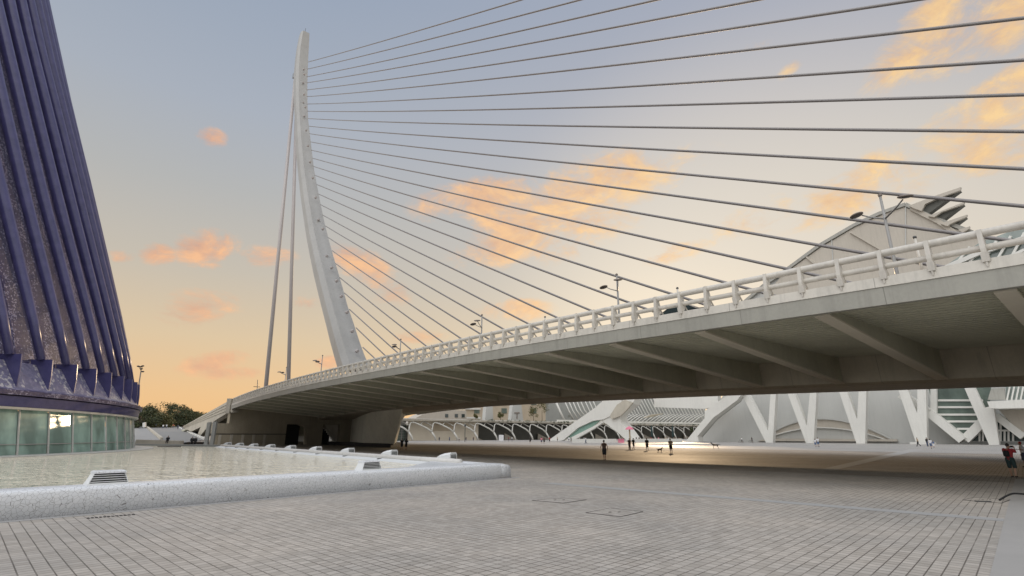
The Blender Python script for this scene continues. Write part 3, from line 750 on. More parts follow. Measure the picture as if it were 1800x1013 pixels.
# side wall: starts in the tip, plus solid corner deck
SIDE0 = TIP.copy()
b = B(); secs = []
for L0 in (0, 4, 10, 30, 68):
    o = TIP + D * L0 + N * .0
    k = min(1, L0 / 3 + .25)
    secs.append([o - N * a + UP * (z * (.93 + .07 * k)) for a, z in [(0, 0), (0, .45), (.06, .60), (.16, .68), (.34, .71), (1.2, .69), (1.35, .60), (1.4, 0)]])
loft(b, secs); finish('side_wall', b, 'white_mosaic', pool, True)
# corner deck between the two walls
cA = TIP + D * 6.0 - N * 1.3; cB = TIP + fd * 6.5 + fn * 1.0
b = B(); prism(b, [TIP + fd * .8 + fn * .6 , cA, cB], UP * .66); finish('corner_top', b, 'white_mosaic', pool)
# rounded coping of the side wall
b = B(); tube(b, [TIP + D * (3 + 5 * k) - N * 1.22 + UP * (.70) for k in range(14)], .17, 12); finish('coping', b, 'white_paint', pool, True)
b = B(); prism(b, [TIP + D * 3 - N * 1.38 + UP * .62, TIP + D * 68 - N * 1.38 + UP * .62, TIP + D * 68 - N * 2.3 + UP * .47, TIP + D * 3 - N * 2.3 + UP * .47], UP * -.3); finish('inner_slope', b, 'louvre_white', pool)
for k in range(9):
    o = TIP + D * (12.5 + k * 6.2) - N * 1.62 + UP * .60
    b = B(); box(b, o, .45, .06, .05, AZ + R(100)); finish('spout', b, 'joint_dark', pool)
farw = TIP + D * 68
b = B(); pA, pB = farw + N * 0, gr(232, 786, 0); prism(b, [Vector((pA.x, pA.y, 0)), Vector((pB.x - 14, pB.y, 0)), Vector((pB.x - 14, pB.y + 1.2, 0)), Vector((pA.x, pA.y + 1.2, 0))], UP * .75); finish('far_wall', b, 'concrete_grey', pool)
b = B(); pc_ = gr(322, 786, .4); box(b, Vector((pc_.x, pA.y - .15, .5)), 3.4, .3, .16, 0); finish('overflow', b, 'joint_dark', pool)
# water
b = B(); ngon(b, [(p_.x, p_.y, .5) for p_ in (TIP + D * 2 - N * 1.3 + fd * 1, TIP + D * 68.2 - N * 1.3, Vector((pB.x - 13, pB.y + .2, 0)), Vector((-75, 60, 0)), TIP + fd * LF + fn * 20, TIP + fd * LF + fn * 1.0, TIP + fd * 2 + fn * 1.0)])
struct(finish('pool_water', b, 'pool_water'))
# pavement channel along the front wall with slots
b = B(); o = TIP + fd * -.5 - fn * .34; ngon(b, [o + UP * .006, TIP + fd * LF - fn * .34 + UP * .006, TIP + fd * LF + UP * .006, TIP - fd * .5 + UP * .006]); struct(finish('gutter', b, 'band_stone_grey'))
dr = thing('slot_drain', 'row of small dark drain slots in the paving at the foot of the pool wall', 'drain', gr(196, 908))
for k in range(12):
    q = gr(155 + 7.2 * k, 911.5 - .56 * k); b = B(); box(b, q + UP * .010, .05, .14, .012, math.atan2(fd.y, fd.x) + PI/2 + R(90)); finish('slot', b, 'joint_dark', dr)

def rot_pt(base, ex, ey, p): return base + ex * p[0] + ey * p[1] + UP * p[2]
def louvre_box(c, lab, w):
    ex = -fd; ey = fn
    t = thing('louvred_vent', lab, 'vent', c, 0, 'louvred vents on the front pool wall')
    f = lambda p: rot_pt(c, ex, ey, p)
    d_ = w * .31; h_ = w * .40
    # tapered hollow housing with five slats
    b = B(); k = w / 2
    lo = [(-k * 1.08, -d_ * 1.1, 0), (k * 1.08, -d_ * 1.1, 0), (k * 1.08, d_ * 1.1, 0), (-k * 1.08, d_ * 1.1, 0)]
    loft(b, [[f((x, y, 0)) for x, y, z in lo], [f((x * .985, y * .97, .045)) for x, y, z in lo]]); finish('base', b, 'louvre_white', t)
    b = B(); loft(b, [[f((x * .80, y * .74, .045)) for x, y, z in lo], [f((x * .70, y * .62, h_ * .9)) for x, y, z in lo]]); finish('core', b, 'joint_dark', t)
    for i in range(5):
        z = .045 + h_ * (.10 + .165 * i); s_ = 1 - .20 * z / h_
        b = B(); loft(b, [[f((x * .93 * s_, y * .95 * s_, z - .012)) for x, y, q in lo], [f((x * .93 * s_, y * .95 * s_, z)) for x, y, q in lo], [f((x * .84 * s_, y * .80 * s_, z + h_ * .02)) for x, y, q in lo]]); finish('slat', b, 'louvre_white', t)
    b = B(); loft(b, [[f((x * .80, y * .84, h_ * .84)) for x, y, q in lo], [f((x * .78, y * .80, h_ * .97)) for x, y, q in lo], [f((x * .70, y * .66, h_ * 1.04)) for x, y, q in lo]]); finish('cap', b, 'white_mosaic', t)
    for sx in (-1, 1):
        b = B(); loft(b, [[f((sx * k * 1.04, -d_ * 1.0, .045)), f((sx * k * 1.0, -d_ * 1.0, .045)), f((sx * k * 1.0, d_ * 1.0, .045)), f((sx * k * 1.04, d_ * 1.0, .045))],
                          [f((sx * k * .80, -d_ * .8, h_ * .9)), f((sx * k * .77, -d_ * .8, h_ * .9)), f((sx * k * .77, d_ * .8, h_ * .9)), f((sx * k * .80, d_ * .8, h_ * .9))]]); finish('cheek', b, 'louvre_white', t)
def on_front(u, off=.60):
    # point on the wall top seen at pixel column u
    r = ray(u, 850); base = TIP + fn * off; 
    # solve base + fd*a = lateral ray
    det = fd.x * (-r.y) - (-r.x) * fd.y
    a = ((-base.x) * (-r.y) - (-r.x) * (-base.y)) / det
    return base + fd * a + UP * (.742)
louvre_box(on_front(187), 'large grey louvred vent on the pool wall, nearer to the blue hall', .93)
louvre_box(on_front(646), 'smaller-looking louvred vent on the pool wall towards its pointed corner', .90)

def scoop(k, o, lab):
    t = thing('scoop_vent', lab, 'vent', o, 0, 'white scoop vents along the side pool wall')
    # a wedge that rises along -D (towards the camera) and is open at its near end
    ex = (-D * .92 + N * .40).normalized(); ey = Vector((-ex.y, ex.x, 0)); ey = ey if ey.dot(-N) > 0 else -ey
    f = lambda p: rot_pt(o, ex, ey, p)
    b = B(); secs = []
    for x, h_, w_ in ((-.62, .03, .20), (-.45, .17, .30), (-.2, .30, .36), (.15, .40, .38), (.62, .47, .38)):
        secs.append([f((x, -w_, 0)), f((x, -w_, h_ * .75)), f((x, -w_ * .7, h_)), f((x, w_ * .7, h_)), f((x, w_, h_ * .75)), f((x, w_, 0))])
    loft(b, secs); finish('hood', b, 'louvre_white', t, False)
    b = B(); prism(b, [f((.622, -.30, .06)), f((.622, .30, .06)), f((.622, .27, .33)), f((.622, -.27, .33))], ex * .012); finish('mouth', b, 'dark_opening', t)
    for zz in (.13, .20, .27):
        b = B(); beam(b, f((.645, -.30, zz)), f((.645, .30, zz)), .03, .02); finish('louvre', b, 'louvre_white', t)
    b = B(); prism(b, [f((-.3, -.46, 0)), f((.72, -.46, 0)), f((.72, .46, 0)), f((-.3, .46, 0))], UP * .035); finish('base', b, 'louvre_white', t)
ordn = ['nearest white scoop vent on the side pool wall, by the pointed corner', 'second white scoop vent from the pool corner', 'third white scoop vent from the pool corner', 'fourth white scoop vent from the pool corner',
        'fifth white scoop vent from the pool corner', 'sixth white scoop vent from the pool corner', 'seventh white scoop vent from the pool corner', 'eighth white scoop vent from the pool corner', 'ninth and farthest white scoop vent on the side pool wall']
for k in range(9):
    scoop(k, TIP + D * (5.6 + 7.75 * k) - N * .62 + UP * .70, ordn[k])

# ------------------------------------------------------------------ science museum behind the bridge
mus = thing('science_museum', 'huge pale museum with white V columns, curved gable and spiked roof behind the bridge', 'museum', W(170, 60, 0))
NW = 178.0
out = [(1212, 777), (1240, 735), (1268, 700), (1306, 640), (1311, 528), (1345, 500), (1375, 480), (1440, 432), (1500, 397), (1545, 376), (1590, 361), (1640, 384), (1700, 406), (1760, 428)]
pts = [onN(u, v, NW) for u, v in out]; pts[0].z = 0
pts += [W(NW, -10, 50), W(NW, -90, 42), W(NW, -90, 0)]
b = B(); prism(b, pts, N * 26); finish('hall_wall', b, 'museum_wall', mus)
def edge(uvs, n_, w, h, name, mat='strut_white', par=mus):
    b = B(); q = [onN(u, v, n_) for u, v in uvs]
    for a, c in zip(q, q[1:]): beam(b, a, c, w, h, up=N)
    return finish(name, b, mat, par)
def poly(uvs, n_, th, name, mat, par=None):
    b = B(); q = [onN(u, v, n_) for u, v in uvs]
    for p_ in q: p_.z = max(p_.z, 0)
    prism(b, q, N * th); return finish(name, b, mat, par or mus)
edge([(1303, 536), (1345, 500), (1375, 480), (1440, 432), (1500, 397), (1545, 376), (1592, 359.5), (1640, 383), (1700, 405), (1745, 424)], NW - .6, 1.0, .9, 'roof_edge', 'grey_paint')
poly([(1345, 520), (1375, 484), (1440, 437), (1500, 401), (1547, 379), (1590, 364), (1640, 388), (1698, 410), (1745, 430), (1760, 520)], NW - .5, .4, 'gable_panel', 'museum_cream')
edge([(1495, 408), (1552, 441)], NW - .8, .5, .8, 'gable_seam', 'museum_cream'); edge([(1418, 452), (1440, 470)], NW - .8, .5, .8, 'gable_seam', 'museum_cream')
edge([(1592, 362), (1592, 440)], NW - .62, .25, .25, 'gable_seam', 'museum_wall'); edge([(1462, 420), (1464, 460)], NW - .62, .25, .25, 'gable_seam', 'museum_wall')
edge([(1602, 366), (1650, 390), (1682, 412)], NW - .9, 1.2, .7, 'gable_seam', 'museum_cream')
# roof spikes: a bright folded blade and a soffit face with its shade put into the colour
SPK = [([(1597, 362), (1640, 345.5), (1689, 329), (1688, 334.5), (1643, 351), (1626, 359), (1620, 371), (1608, 367)], [(1688, 334.5), (1631, 376.5), (1620, 371), (1626, 359), (1643, 351)]),
       ([(1631, 380), (1695, 355), (1694, 359), (1655, 373), (1642, 382)], [(1694, 359), (1651, 392), (1640, 383), (1655, 373)]),
       ([(1653, 393), (1700, 377.4), (1698.5, 381.5), (1672, 393), (1665, 398)], [(1698.5, 381.5), (1672, 401.5), (1663, 397.5), (1672, 392)]),
       ([(1684, 404), (1704.5, 398), (1703.5, 402.5), (1692, 409)], [(1703.5, 402.5), (1698, 410), (1690, 409)])]
for up_, lo in SPK:
    poly(up_, NW - 2.2, 1.0, 'roof_spike', 'museum_cream'); poly(lo, NW - 1.0, 2.2, 'spike_soffit_shade', 'shade_tone')
# glazed roof seen between the rails
poly([(1655, 472), (1720, 428), (1780, 405), (1830, 388), (1900, 400), (1900, 470), (1700, 490)], 158, .4, 'glass_roof', 'roof_glass')
for k in range(9):
    u0 = 1665 + k * 24; edge([(u0, 484), (u0 + 40, 434 - (u0 - 1665) * .26)], 157.2, .45, .6, 'roof_rib')
edge([(1655, 474), (1720, 446), (1810, 416), (1900, 396)], 157.0, 1.0, 1.0, 'roof_rib'); edge([(1700, 486), (1800, 440), (1880, 415)], 157.0, .6, .8, 'roof_rib')
# V columns
def ext(pl, tops, dy=26):
    out = list(pl)
    return out
NV = 169.0
VC = [[(1298, 682), (1310, 682), (1350, 758), (1355, 682), (1364.5, 682), (1358.5, 779), (1346.5, 779)],
      [(1380, 680), (1392.5, 680), (1418, 749), (1424.6, 680), (1436, 680), (1430, 779.5), (1416.7, 779.5)],
      [(1472, 680), (1485.5, 680), (1506.7, 738), (1510, 675), (1523, 675), (1520.7, 780.3), (1505.5, 780.3)],
      [(1575.5, 675), (1591, 675), (1612.2, 727), (1612.6, 672), (1627, 672), (1630, 781.5), (1611, 781.5)],
      [(1689, 668), (1707, 668), (1730, 717), (1738, 715), (1747, 718), (1756.5, 782), (1738.5, 782)]]
vl = ['leftmost', 'second', 'third', 'fourth', 'fifth']
for k, pl in enumerate(VC): 
    b = B(); q = [onN(u, v, NV) for u, v in pl]; q[-1].z = q[-2].z = 0.0
    prism(b, q, N * 1.7); finish('v_column', b, 'strut_white', mus)
b = B(); q = onN(1622, 783, NV - 2); box(b, W(NV - 1.5, (q - O).dot(D), .25), 5.0, 2.2, .5, math.atan2(D.y, D.x)); finish('column_plinth', b, 'strut_white', mus)
# lens-shaped relief on the wall
def arcpts(u0, v0, um, vm, u1, v1, k=14):
    o_ = []
    for i in range(k + 1):
        t = i / k; a = (1 - t) ** 2; c = 2 * t * (1 - t); e = t * t; cu, cv = 2 * um - (u0 + u1) / 2, 2 * vm - (v0 + v1) / 2
        o_.append((a * u0 + c * cu + e * u1, a * v0 + c * cv + e * v1))
    return o_
o1 = arcpts(1352, 764, 1450, 736.5, 1566, 772); o2 = arcpts(1352, 769, 1450, 752, 1560, 774)
poly(o1 + o2[::-1], NW - .35, .34, 'lens_recess', 'museum_cream'); edge(o1, NW - .7, .35, .5, 'lens_rim', 'museum_wall'); edge(o2, NW - .6, .3, .4, 'lens_rim', 'strut_white')
poly([(1330, 775.6), (1352, 771), (1575, 772.3), (1577, 776.2)], NW - 1.2, 1.1, 'low_wall', 'museum_cream')
# diagonal beams and stepped glazing
poly([(1632, 681), (1742, 681), (1738, 735), (1700, 765), (1695, 764), (1642, 727)], NV + 5.0, .3, 'glazing', 'museum_glass')
for v, a, c in ((704, 1640, 1728), (716, 1643, 1728), (729, 1650, 1726), (741, 1665, 1724), (754, 1683, 1714)): edge([(a, v), (c, v)], NV + 4.8, .5, .35, 'glazing_bar')
for a, c, v in ((1634, 1642, 700), (1642, 1665, 740), (1665, 1693, 765)): pass
edge([(1585, 694), (1634, 725), (1694, 774)], NV + 3.9, 2.0, 3.0, 'diagonal_beam'); edge([(1642, 681), (1642, 727)], NV + 4.0, 1.3, 1.3, 'diagonal_beam'); edge([(1728, 742), (1697, 773)], NV + 4.0, 1.9, 1.9, 'diagonal_beam')
poly([(1700, 775.5), (1722, 752), (1748, 735), (1820, 735), (1820, 775.5)], NV + 5.5, .3, 'entrance_glass', 'dark_glass')
for u in (1722, 1728, 1759, 1766, 1773, 1781): edge([(u, 757), (u, 776)], NV + 5.0, .35, .35, 'door_frame')
edge([(1716, 757), (1800, 757)], NV + 5.0, .4, .4, 'door_frame'); edge([(1759, 735), (1759, 757)], NV + 5.0, .35, .35, 'door_frame')
edge([(1751, 731), (1800, 768)], NV + 3.5, 1.6, 2.0, 'diagonal_beam')
poly([(1740, 718), (1756, 718.5), (1860, 716), (1860, 700), (1735, 706)], NV - 5, 10, 'canopy', 'strut_white'); 
poly([(1756, 721), (1860, 719), (1860, 800), (1800, 768)], NV + 3.0, .4, 'side_wall', 'museum_cream')
poly([(1768, 703), (1860, 700), (1860, 680), (1768, 680)], NV + 1.5, .3, 'balcony_glass', 'roof_glass')
for u in range(1770, 1860, 8): edge([(u, 704), (u + 5, 680)], NV + 1.2, .3, .3, 'balcony_bar')
poly([(1736, 703), (1742, 684), (1765, 682), (1768, 703)], NV + 1.0, .5, 'balcony_panel', 'grey_paint')
# tall struts at the museum's far end
E1 = [(1200, 777), (1207, 774), (1238.5, 735), (1238.7, 723), (1256, 710), (1287, 690), (1306, 690), (1295.5, 704), (1253, 735), (1226, 767), (1228, 777)]
poly(E1, NV - 2, 3.0, 'end_strut', 'strut_white'); edge([(1228, 770), (1257, 736), (1300, 703)], NV + 2.0, .8, 2.5, 'end_strut', 'museum_wall')
poly([(1150, 700), (1262, 692), (1262, 712), (1240, 719), (1150, 716)], NV + 3, 2.0, 'upper_gallery', 'strut_white')

# arched strut building further left
sup = thing('arched_support', 'large white curved leaning support with green glass under its arch, seen below the bridge', 'support', W(162, 160, 0))
def poly2(uvs, n_, th, name, mat): return poly(uvs, n_, th, name, mat, sup)
poly2([(963, 776), (1046, 717), (1070, 695), (1096, 695), (1090, 712), (1082, 728), (1060, 737.5), (1042, 740), (1016, 752), (990, 774), (984, 776)], 160, 3.2, 'left_leg', 'strut_white')
poly2([(1096, 690), (1118, 695), (1112, 711), (1098, 722), (1089, 731), (1091, 741), (1107, 763), (1116, 775), (1102, 775), (1082, 757), (1061, 742), (1060, 737), (1076, 722), (1084, 710)], 160.4, 4.5, 'right_leg', 'strut_white')
poly2([(1112, 708), (1100, 722), (1091, 731), (1075, 737), (1072, 731), (1084, 712), (1098, 703)], 159.3, .8, 'hollow', 'concrete_light')  # flat plate in a duller tone for the shade inside the curve
poly2([(989, 772), (1012, 752), (1042, 740.5), (1055, 739), (1042, 750), (1010, 768), (1005, 772)], 161.0, .4, 'glass_panel', 'teal_panel')
poly2([(986, 776), (1006, 768), (1042, 750), (1060, 739), (1063, 741), (1044, 754), (1010, 773), (1002, 776)], 160.6, 1.0, 'inner_rim', 'strut_white')

# ------------------------------------------------------------------ arcade with branching arches
arcd = thing('branching_arcade', 'long white arcade of branching tree-like arches under a planted terrace', 'arcade', W(130, 205, 0))
SC = 205.0
def nzS(u, v): 
    p_ = onS(u, v, SC); return (p_ - O).dot(N), p_.z
ap = [nzS(u, 743)[0] for u in (724, 768, 806, 841, 874, 905, 934)]
step = (ap[-1] - ap[0]) / 6
print('arch spacing', [round(a, 1) for a in ap], step)
NB_ = 24
def WS(n, z, ds=0): return W(n, SC + ds, z)
surf('pale_render', (.74, .67, .55), .8, .06, .2, 3, .1)
zap = 7.81
for i in range(-3, NB_):
    a = ap[0] + step * i            # apex position
    foot = a + step * 1.08; node = a + step * .88; foot0 = foot - step; node0 = node - step
    b = B()
    q = [WS(foot, 0.00), WS(foot - step * .06, 1.74), WS(node, 3.72)]; tube(b, q, [.42, .40, .42], 8)
    # long descending branch from the apex to the node
    q = [WS(node, 3.72), WS(node - step * .22, 5.33), WS(a + step * .36, 6.63), WS(a + step * .16, 7.44), WS(a, zap)]; tube(b, q, [.42, .36, .32, .28, .26], 8)
    # short rising branch from the previous node
    q = [WS(a, zap), WS(a - step * .07, 7.19), WS(node0 + step * .02, 5.33), WS(node0, 3.72)]; tube(b, q, [.26, .28, .3, .38], 8)
    # second, rear branches
    q = [WS(a + step * .36, 6.63), WS(a + step * .5, 7.81, 1.2), WS(a + step * .60, 8.18, 1.6)]; tube(b, q, [.28, .22, .2], 6)
    q = [WS(a + step * .60, 8.18, 1.6), WS(a + step * .8, 7.19, 1.2), WS(a + step * .93, 6.20, .3)]; tube(b, q, [.2, .22, .25], 6)
    q = [WS(a + step * .36, 6.63), WS(a + step * .22, 8.18, 1.5)]; tube(b, q, [.24, .2], 6)
    finish('branching_arch', b, 'strut_white', arcd, True)
n0_, n1_ = ap[0] - step * 4, ap[0] + step * NB_
def bx(n0, n1, s0, s1, z0, z1, name, mat, par=arcd):
    b = B(); prism(b, [W(n0, s0, z0), W(n1, s0, z0), W(n1, s0, z1), W(n0, s0, z1)], D * (s1 - s0)); return finish(name, b, mat, par)
bx(n0_, n1_, SC - .6, SC + 14, 8.35, 8.95, 'terrace_slab', 'concrete_light'); bx(n0_, n1_, SC - .8, SC + .2, 8.95, 9.35, 'parapet', 'kerb_cream')
surf('planter_soil', (.12, .11, .07), .9, .2, .5, 5, .2)
# back wall bays
cols = ['teal', 'beige', 'beige', 'dark', 'dark', 'beige', 'dark']
bx(n0_, ap[0] + step * .1, SC + 7.5, SC + 8, 0, 8.35, 'back_wall', 'museum_wall')
bx(ap[0] - step * .55, ap[0] + step * .75, SC + 7.2, SC + 7.45, 0, 6.6, 'back_glazing', 'museum_glass')
for k in range(7): bx(ap[0] - step * .5 + k * step * .2, ap[0] - step * .47 + k * step * .2, SC + 7.0, SC + 7.15, 0, 6.6, 'glazing_bar', 'lamp_metal')
for k in range(4): bx(ap[0] - step * .55, ap[0] + step * .75, SC + 6.98, SC + 7.14, 1.1 + k * 1.1, 1.2 + k * 1.1, 'glazing_bar', 'lamp_metal')
bx(ap[0] + step * .1, ap[0] + step * 3.4, SC + 5.0, SC + 5.5, 0, 8.35, 'back_wall', 'pale_render')
bx(ap[0] + step * 1.15, ap[0] + step * 2.2, SC + 4.7, SC + 4.9, 4.2, 8.3, 'back_panel', 'beige_wall')
bx(ap[0] + step * 3.4, n1_, SC + 10.5, SC + 11, 0, 8.35, 'back_wall', 'shade_tone')
for k in range(3, 22, 1):
    if k % 2: 
        b = B(); a = ap[0] + step * (k + .1); prism(b, [W(a, SC + 9, 0), W(a + step * .8, SC + 9, 0), W(a, SC + 9, 3.2)], D * .5); finish('stair_wall', b, 'museum_cream', arcd)
# planting on the terrace edge: hanging clumps
def leaf_clump(bm, c, r, n, sz, flat=1.0):
    for _ in range(n):
        d = Vector((random.gauss(0, 1), random.gauss(0, 1), random.gauss(0, 1))); d.normalize(); d *= r * random.random() ** .45; d.z *= flat
        p_ = Vector(c) + d; a = Vector((random.uniform(-1, 1), random.uniform(-1, 1), random.uniform(-.6, 1))).normalized(); e = a.cross(UP if abs(a.z) < .9 else Vector((1, 0, 0))).normalized(); f_ = a.cross(e)
        s_ = sz * random.uniform(.6, 1.4)
        vs = [bm.verts.new(p_ + e * s_ * x + f_ * s_ * y * .7) for x, y in ((-1, 0), (0, -1), (1, 0), (0, 1))]; bm.faces.new(vs)
b = B()
for k in range(150):
    a = ap[0] + step * random.uniform(2.6, 20); leaf_clump(b, W(a, SC - .7 + random.uniform(-.3, .5), 9.25 + random.uniform(-.6, .25)), random.uniform(.5, 1.1), 26, .16, .6)
struct(finish('hanging_plants', b, 'leaf_planter'), 'stuff')

# ------------------------------------------------------------------ lattice promenade above the arcade
lat = thing('lattice_gallery', 'white lattice of slanting roof ribs rising above the planted terrace', 'gallery', W(250, 222, 0))
SL = 222.0
def us(u, v, s=SL): return onS(u, v, s)
k = 0
for u in [1100 + 5.6 * i for i in range(27)]:
    v0 = 739 + 1.5 * (1 if u % 2 else 0); 
    if u > 1236: break
    b = B(); tube(b, [us(u + 14, 742, SL), us(u + 6, 727, SL + 1), us(u - 4, 708, SL + 3), us(u - 12, 690, SL + 6)], .30, 6); finish('lattice_rib', b, 'strut_white', lat, True)
for u in [1096 + 7 * i for i in range(21)]:
    if u > 1234: break
    b = B(); tube(b, [us(u - 12, 743, SL - 3), us(u, 734, SL - 2), us(u + 12, 728, SL)], .26, 6); finish('lattice_rib', b, 'strut_white', lat, True)
for u in (984, 1000, 1007, 1014, 1021, 1028, 1036, 1043, 1050):
    b = B(); tube(b, [us(u + 9, 741 - (u - 984) * .2, SL), us(u, 722, SL + 1), us(u - 12, 695, SL + 4)], .34 if u > 990 else .6, 6); finish('lattice_rib', b, 'strut_white', lat, True)
b = B(); prism(b, [us(980, 738, SL - 4), us(1236, 743.5, SL - 4), us(1236, 745.5, SL - 4), us(980, 742, SL - 4)], D * .6); finish('lattice_base', b, 'strut_white', lat)
b = B(); prism(b, [us(1132, 735, SL - 6), us(1147, 729.5, SL - 6), us(1167, 727.5, SL - 6), us(1147, 733, SL - 6)], D * 1.0 + UP * .3); finish('small_canopy', b, 'concrete', lat)
b = B(); prism(b, [us(960, 752, SL + 9), us(1240, 752, SL + 9), us(1240, 680, SL + 9), us(960, 680, SL + 9)], D * .5); finish('screen_wall', b, 'concrete_grey', lat)

# buildings beyond, in the strip between terrace and deck
def farbox(pl, s, th, name, mat, par): 
    b = B(); q = [onS(u, v, s) for u, v in pl]
    prism(b, q, D * th); return finish(name, b, mat, par)
ap1 = thing('apartment_block', 'beige apartment block with balconies seen above the planted terrace', 'building', W(210, 290, 0))
farbox([(818, 754), (1000, 754), (1000, 640), (818, 640)], 290, 14, 'wall', 'beige_wall', ap1)
for u0 in (834, 882, 934, 962):
    for v0 in (718, 703):
        farbox([(u0, v0 + 9), (u0 + 9, v0 + 9), (u0 + 9, v0), (u0, v0)], 289.6, .3, 'window', 'museum_glass', ap1)
for v0 in (733, 717, 701):
    farbox([(819, v0), (845, v0 + .5), (845, v0 + 3.5), (819, v0 + 3)], 288.8, .9, 'balcony', 'strut_white', ap1)
wb = thing('white_terrace_house', 'low white stepped building above the left end of the arcade', 'building', W(140, 250, 0))
farbox([(700, 752), (820, 752), (820, 722), (790, 721), (760, 724), (742, 729)], 250, 10, 'wall', 'museum_cream', wb)
farbox([(746, 728), (790, 722), (818, 719), (826, 719), (826, 715), (752, 715)], 256, 8, 'upper_wall', 'museum_wall', wb)
for u0 in (783, 800, 812): farbox([(u0, 734), (u0 + 5, 734), (u0 + 5, 728), (u0, 728)], 249.7, .3, 'window', 'dark_glass', wb)
for (pl, lab) in (([(852, 748), (868, 748), (865, 700), (856, 700)], 'narrow white tapering tower behind the arcade, left of the wider one'), ([(897, 748), (921, 748), (916, 708), (912, 700), (906, 700), (902, 708)], 'wide white tapering tower with a dark T mark behind the arcade')):
    t = thing('ventilation_tower', lab, 'tower', onS(pl[0][0], pl[0][1], 236), 0, 'white tapering towers behind the arcade')
    farbox(pl, 236, 3.0, 'shaft', 'museum_wall', t)
    if pl[0][0] == 897:
        farbox([(908.6, 737), (909.8, 737), (909.8, 726), (908.6, 726)], 235.7, .2, 'dark_mark', 'lamp_disc', t); farbox([(904.5, 727), (913.5, 727), (913.5, 725), (904.5, 725)], 235.6, .2, 'dark_mark', 'lamp_disc', t)
# palms and shrubs in that strip
for u, v, hpx, lab in ((938, 741, 26, 'small palm-like tree above the arcade next to the white tower'), (953, 741, 34, 'taller leafy tree above the arcade left of the lattice'), (1000, 741, 18, 'low bush above the terrace at the foot of the lattice'), (880, 739, 14, 'small shrub between the two white towers'), (836, 739, 9, 'low shrub on the terrace before the beige block')):
    c0 = onS(u, v, 232); t = thing('terrace_tree', lab, 'tree', c0, 0, 'trees on the planted terrace'); k = 232 / 900 * 1.25; hh = hpx * .31
    b = B(); tube(b, [c0 - UP * .5, c0 + UP * hh * .6], [.18, .1], 6); finish('trunk', b, 'bark', t)
    b = B(); 
    for _ in range(9): leaf_clump(b, c0 + Vector((random.uniform(-1, 1) * hh * .28, random.uniform(-1, 1) * hh * .28, hh * random.uniform(.45, 1))), hh * .22, 60, .26)
    finish('crown', b, 'leaf_olive', t)

# ------------------------------------------------------------------ far left: ramp, walls, trees
surf('ramp_stone', (.24, .235, .225), .75, .06, .3, 9, .15)
surf('bank_stone', (.30, .295, .285), .75, .06, .3, 9, .15)
b = B(); rp = [onY(360, 773.2, 116), onY(313, 751.5, 205), onY(256, 750, 205), onY(284, 773.5, 116)]
rp0 = [Vector((rp[0].x, 98, -.02)), rp[0], rp[1], rp[2], rp[3], Vector((rp[3].x + 4, 98, -.02))]
for p_ in rp: pass
vs = rp0; ngon(b, [vs[0], vs[1], vs[4], vs[5]]); ngon(b, [vs[1], vs[2], vs[3], vs[4]])
top2 = [rp[1] + Vector((60, 40, 0)), rp[2] + Vector((-90, 40, 0))]
ngon(b, [rp[2], rp[1], top2[0], top2[1]])
struct(finish('ramp_path', b, 'ramp_stone', None, weld=True))
b = B(); ngon(b, [Vector((rp[3].x + 4, 98, -.03)), rp[3] - UP * .02, rp[2] - UP * .02, rp[2] + Vector((-80, 0, -.02)), Vector((-150, 98, -.03))]); struct(finish('bank', b, 'bank_stone'))
rw = thing('ramp_wall', 'low curved white wall on the left side of the ramp path behind the pool', 'wall', rp[3])
b = B(); 
q = [rp[3] + (rp[2] - rp[3]) * t_ + Vector((0, 0, 0)) for t_ in (0, .2, .4, .6, .8, 1)]
for a, c in zip(q, q[1:]): beam(b, a + UP * .25, c + UP * .25, .5, .5)
finish('wall', b, 'concrete_light', rw)
rw2 = thing('ramp_kerb', 'thin white kerb along the right side of the ramp path below the wing wall', 'kerb', rp[0])
b = B(); beam(b, rp[0] + UP * .15, rp[1] + UP * .15, .45, .35); finish('kerb', b, 'strut_white', rw2)
pl_ = onY(252, 750, 128); t = thing('white_pylon_sign', 'small white upright block at the top of the slope beside the glass hall', 'sign', pl_)
b = B(); prism(b, [onY(250.5, 751.5, 128), onY(254.7, 751, 128), onY(254.7, 742.5, 128), onY(250.5, 743.5, 128)], Vector((0, .5, 0))); finish('block', b, 'strut_white', t)
lw = thing('low_bench_wall', 'long low white bench wall behind the far end of the pool', 'bench', gr(280, 778))
b = B(); a = onY(238, 776, 96); c = onY(316, 777.5, 96); prism(b, [Vector((a.x, 96, 0)), Vector((c.x, 96, 0)), Vector((c.x, 96, 1.25)), Vector((a.x, 96, 1.45))], Vector((0, 1.2, 0))); finish('seat_wall', b, 'concrete_light', lw)

def tree(base, height, width, lab, kinds=('leaf_dark', 'leaf_olive')):
    t = thing('broadleaf_tree', lab, 'tree', base, 0, 'trees at the end of the ramp path')
    b = B(); tube(b, [base - UP * .5, base + UP * height * .3, base + UP * height * .5], [.35, .28, .2], 7)
    for _ in range(5):
        a = random.uniform(0, 2 * PI); tube(b, [base + UP * height * random.uniform(.25, .4), base + Vector((math.cos(a) * width * .3, math.sin(a) * width * .3, height * random.uniform(.55, .8)))], [.16, .06], 5)
    finish('trunk', b, 'bark', t)
    b = B(); 
    for _ in range(44):
        a = random.uniform(0, 2 * PI); z = random.uniform(.18, 1.0); rr = width * .5 * math.sqrt(max(.05, 1 - ((z - .52) / .52) ** 2)) * random.uniform(.35, 1.0)
        leaf_clump(b, base + Vector((math.cos(a) * rr, math.sin(a) * rr, height * z * .93)), width * random.uniform(.09, .15), 90, .24, .8)
    finish('crown', b, kinds[0], t)
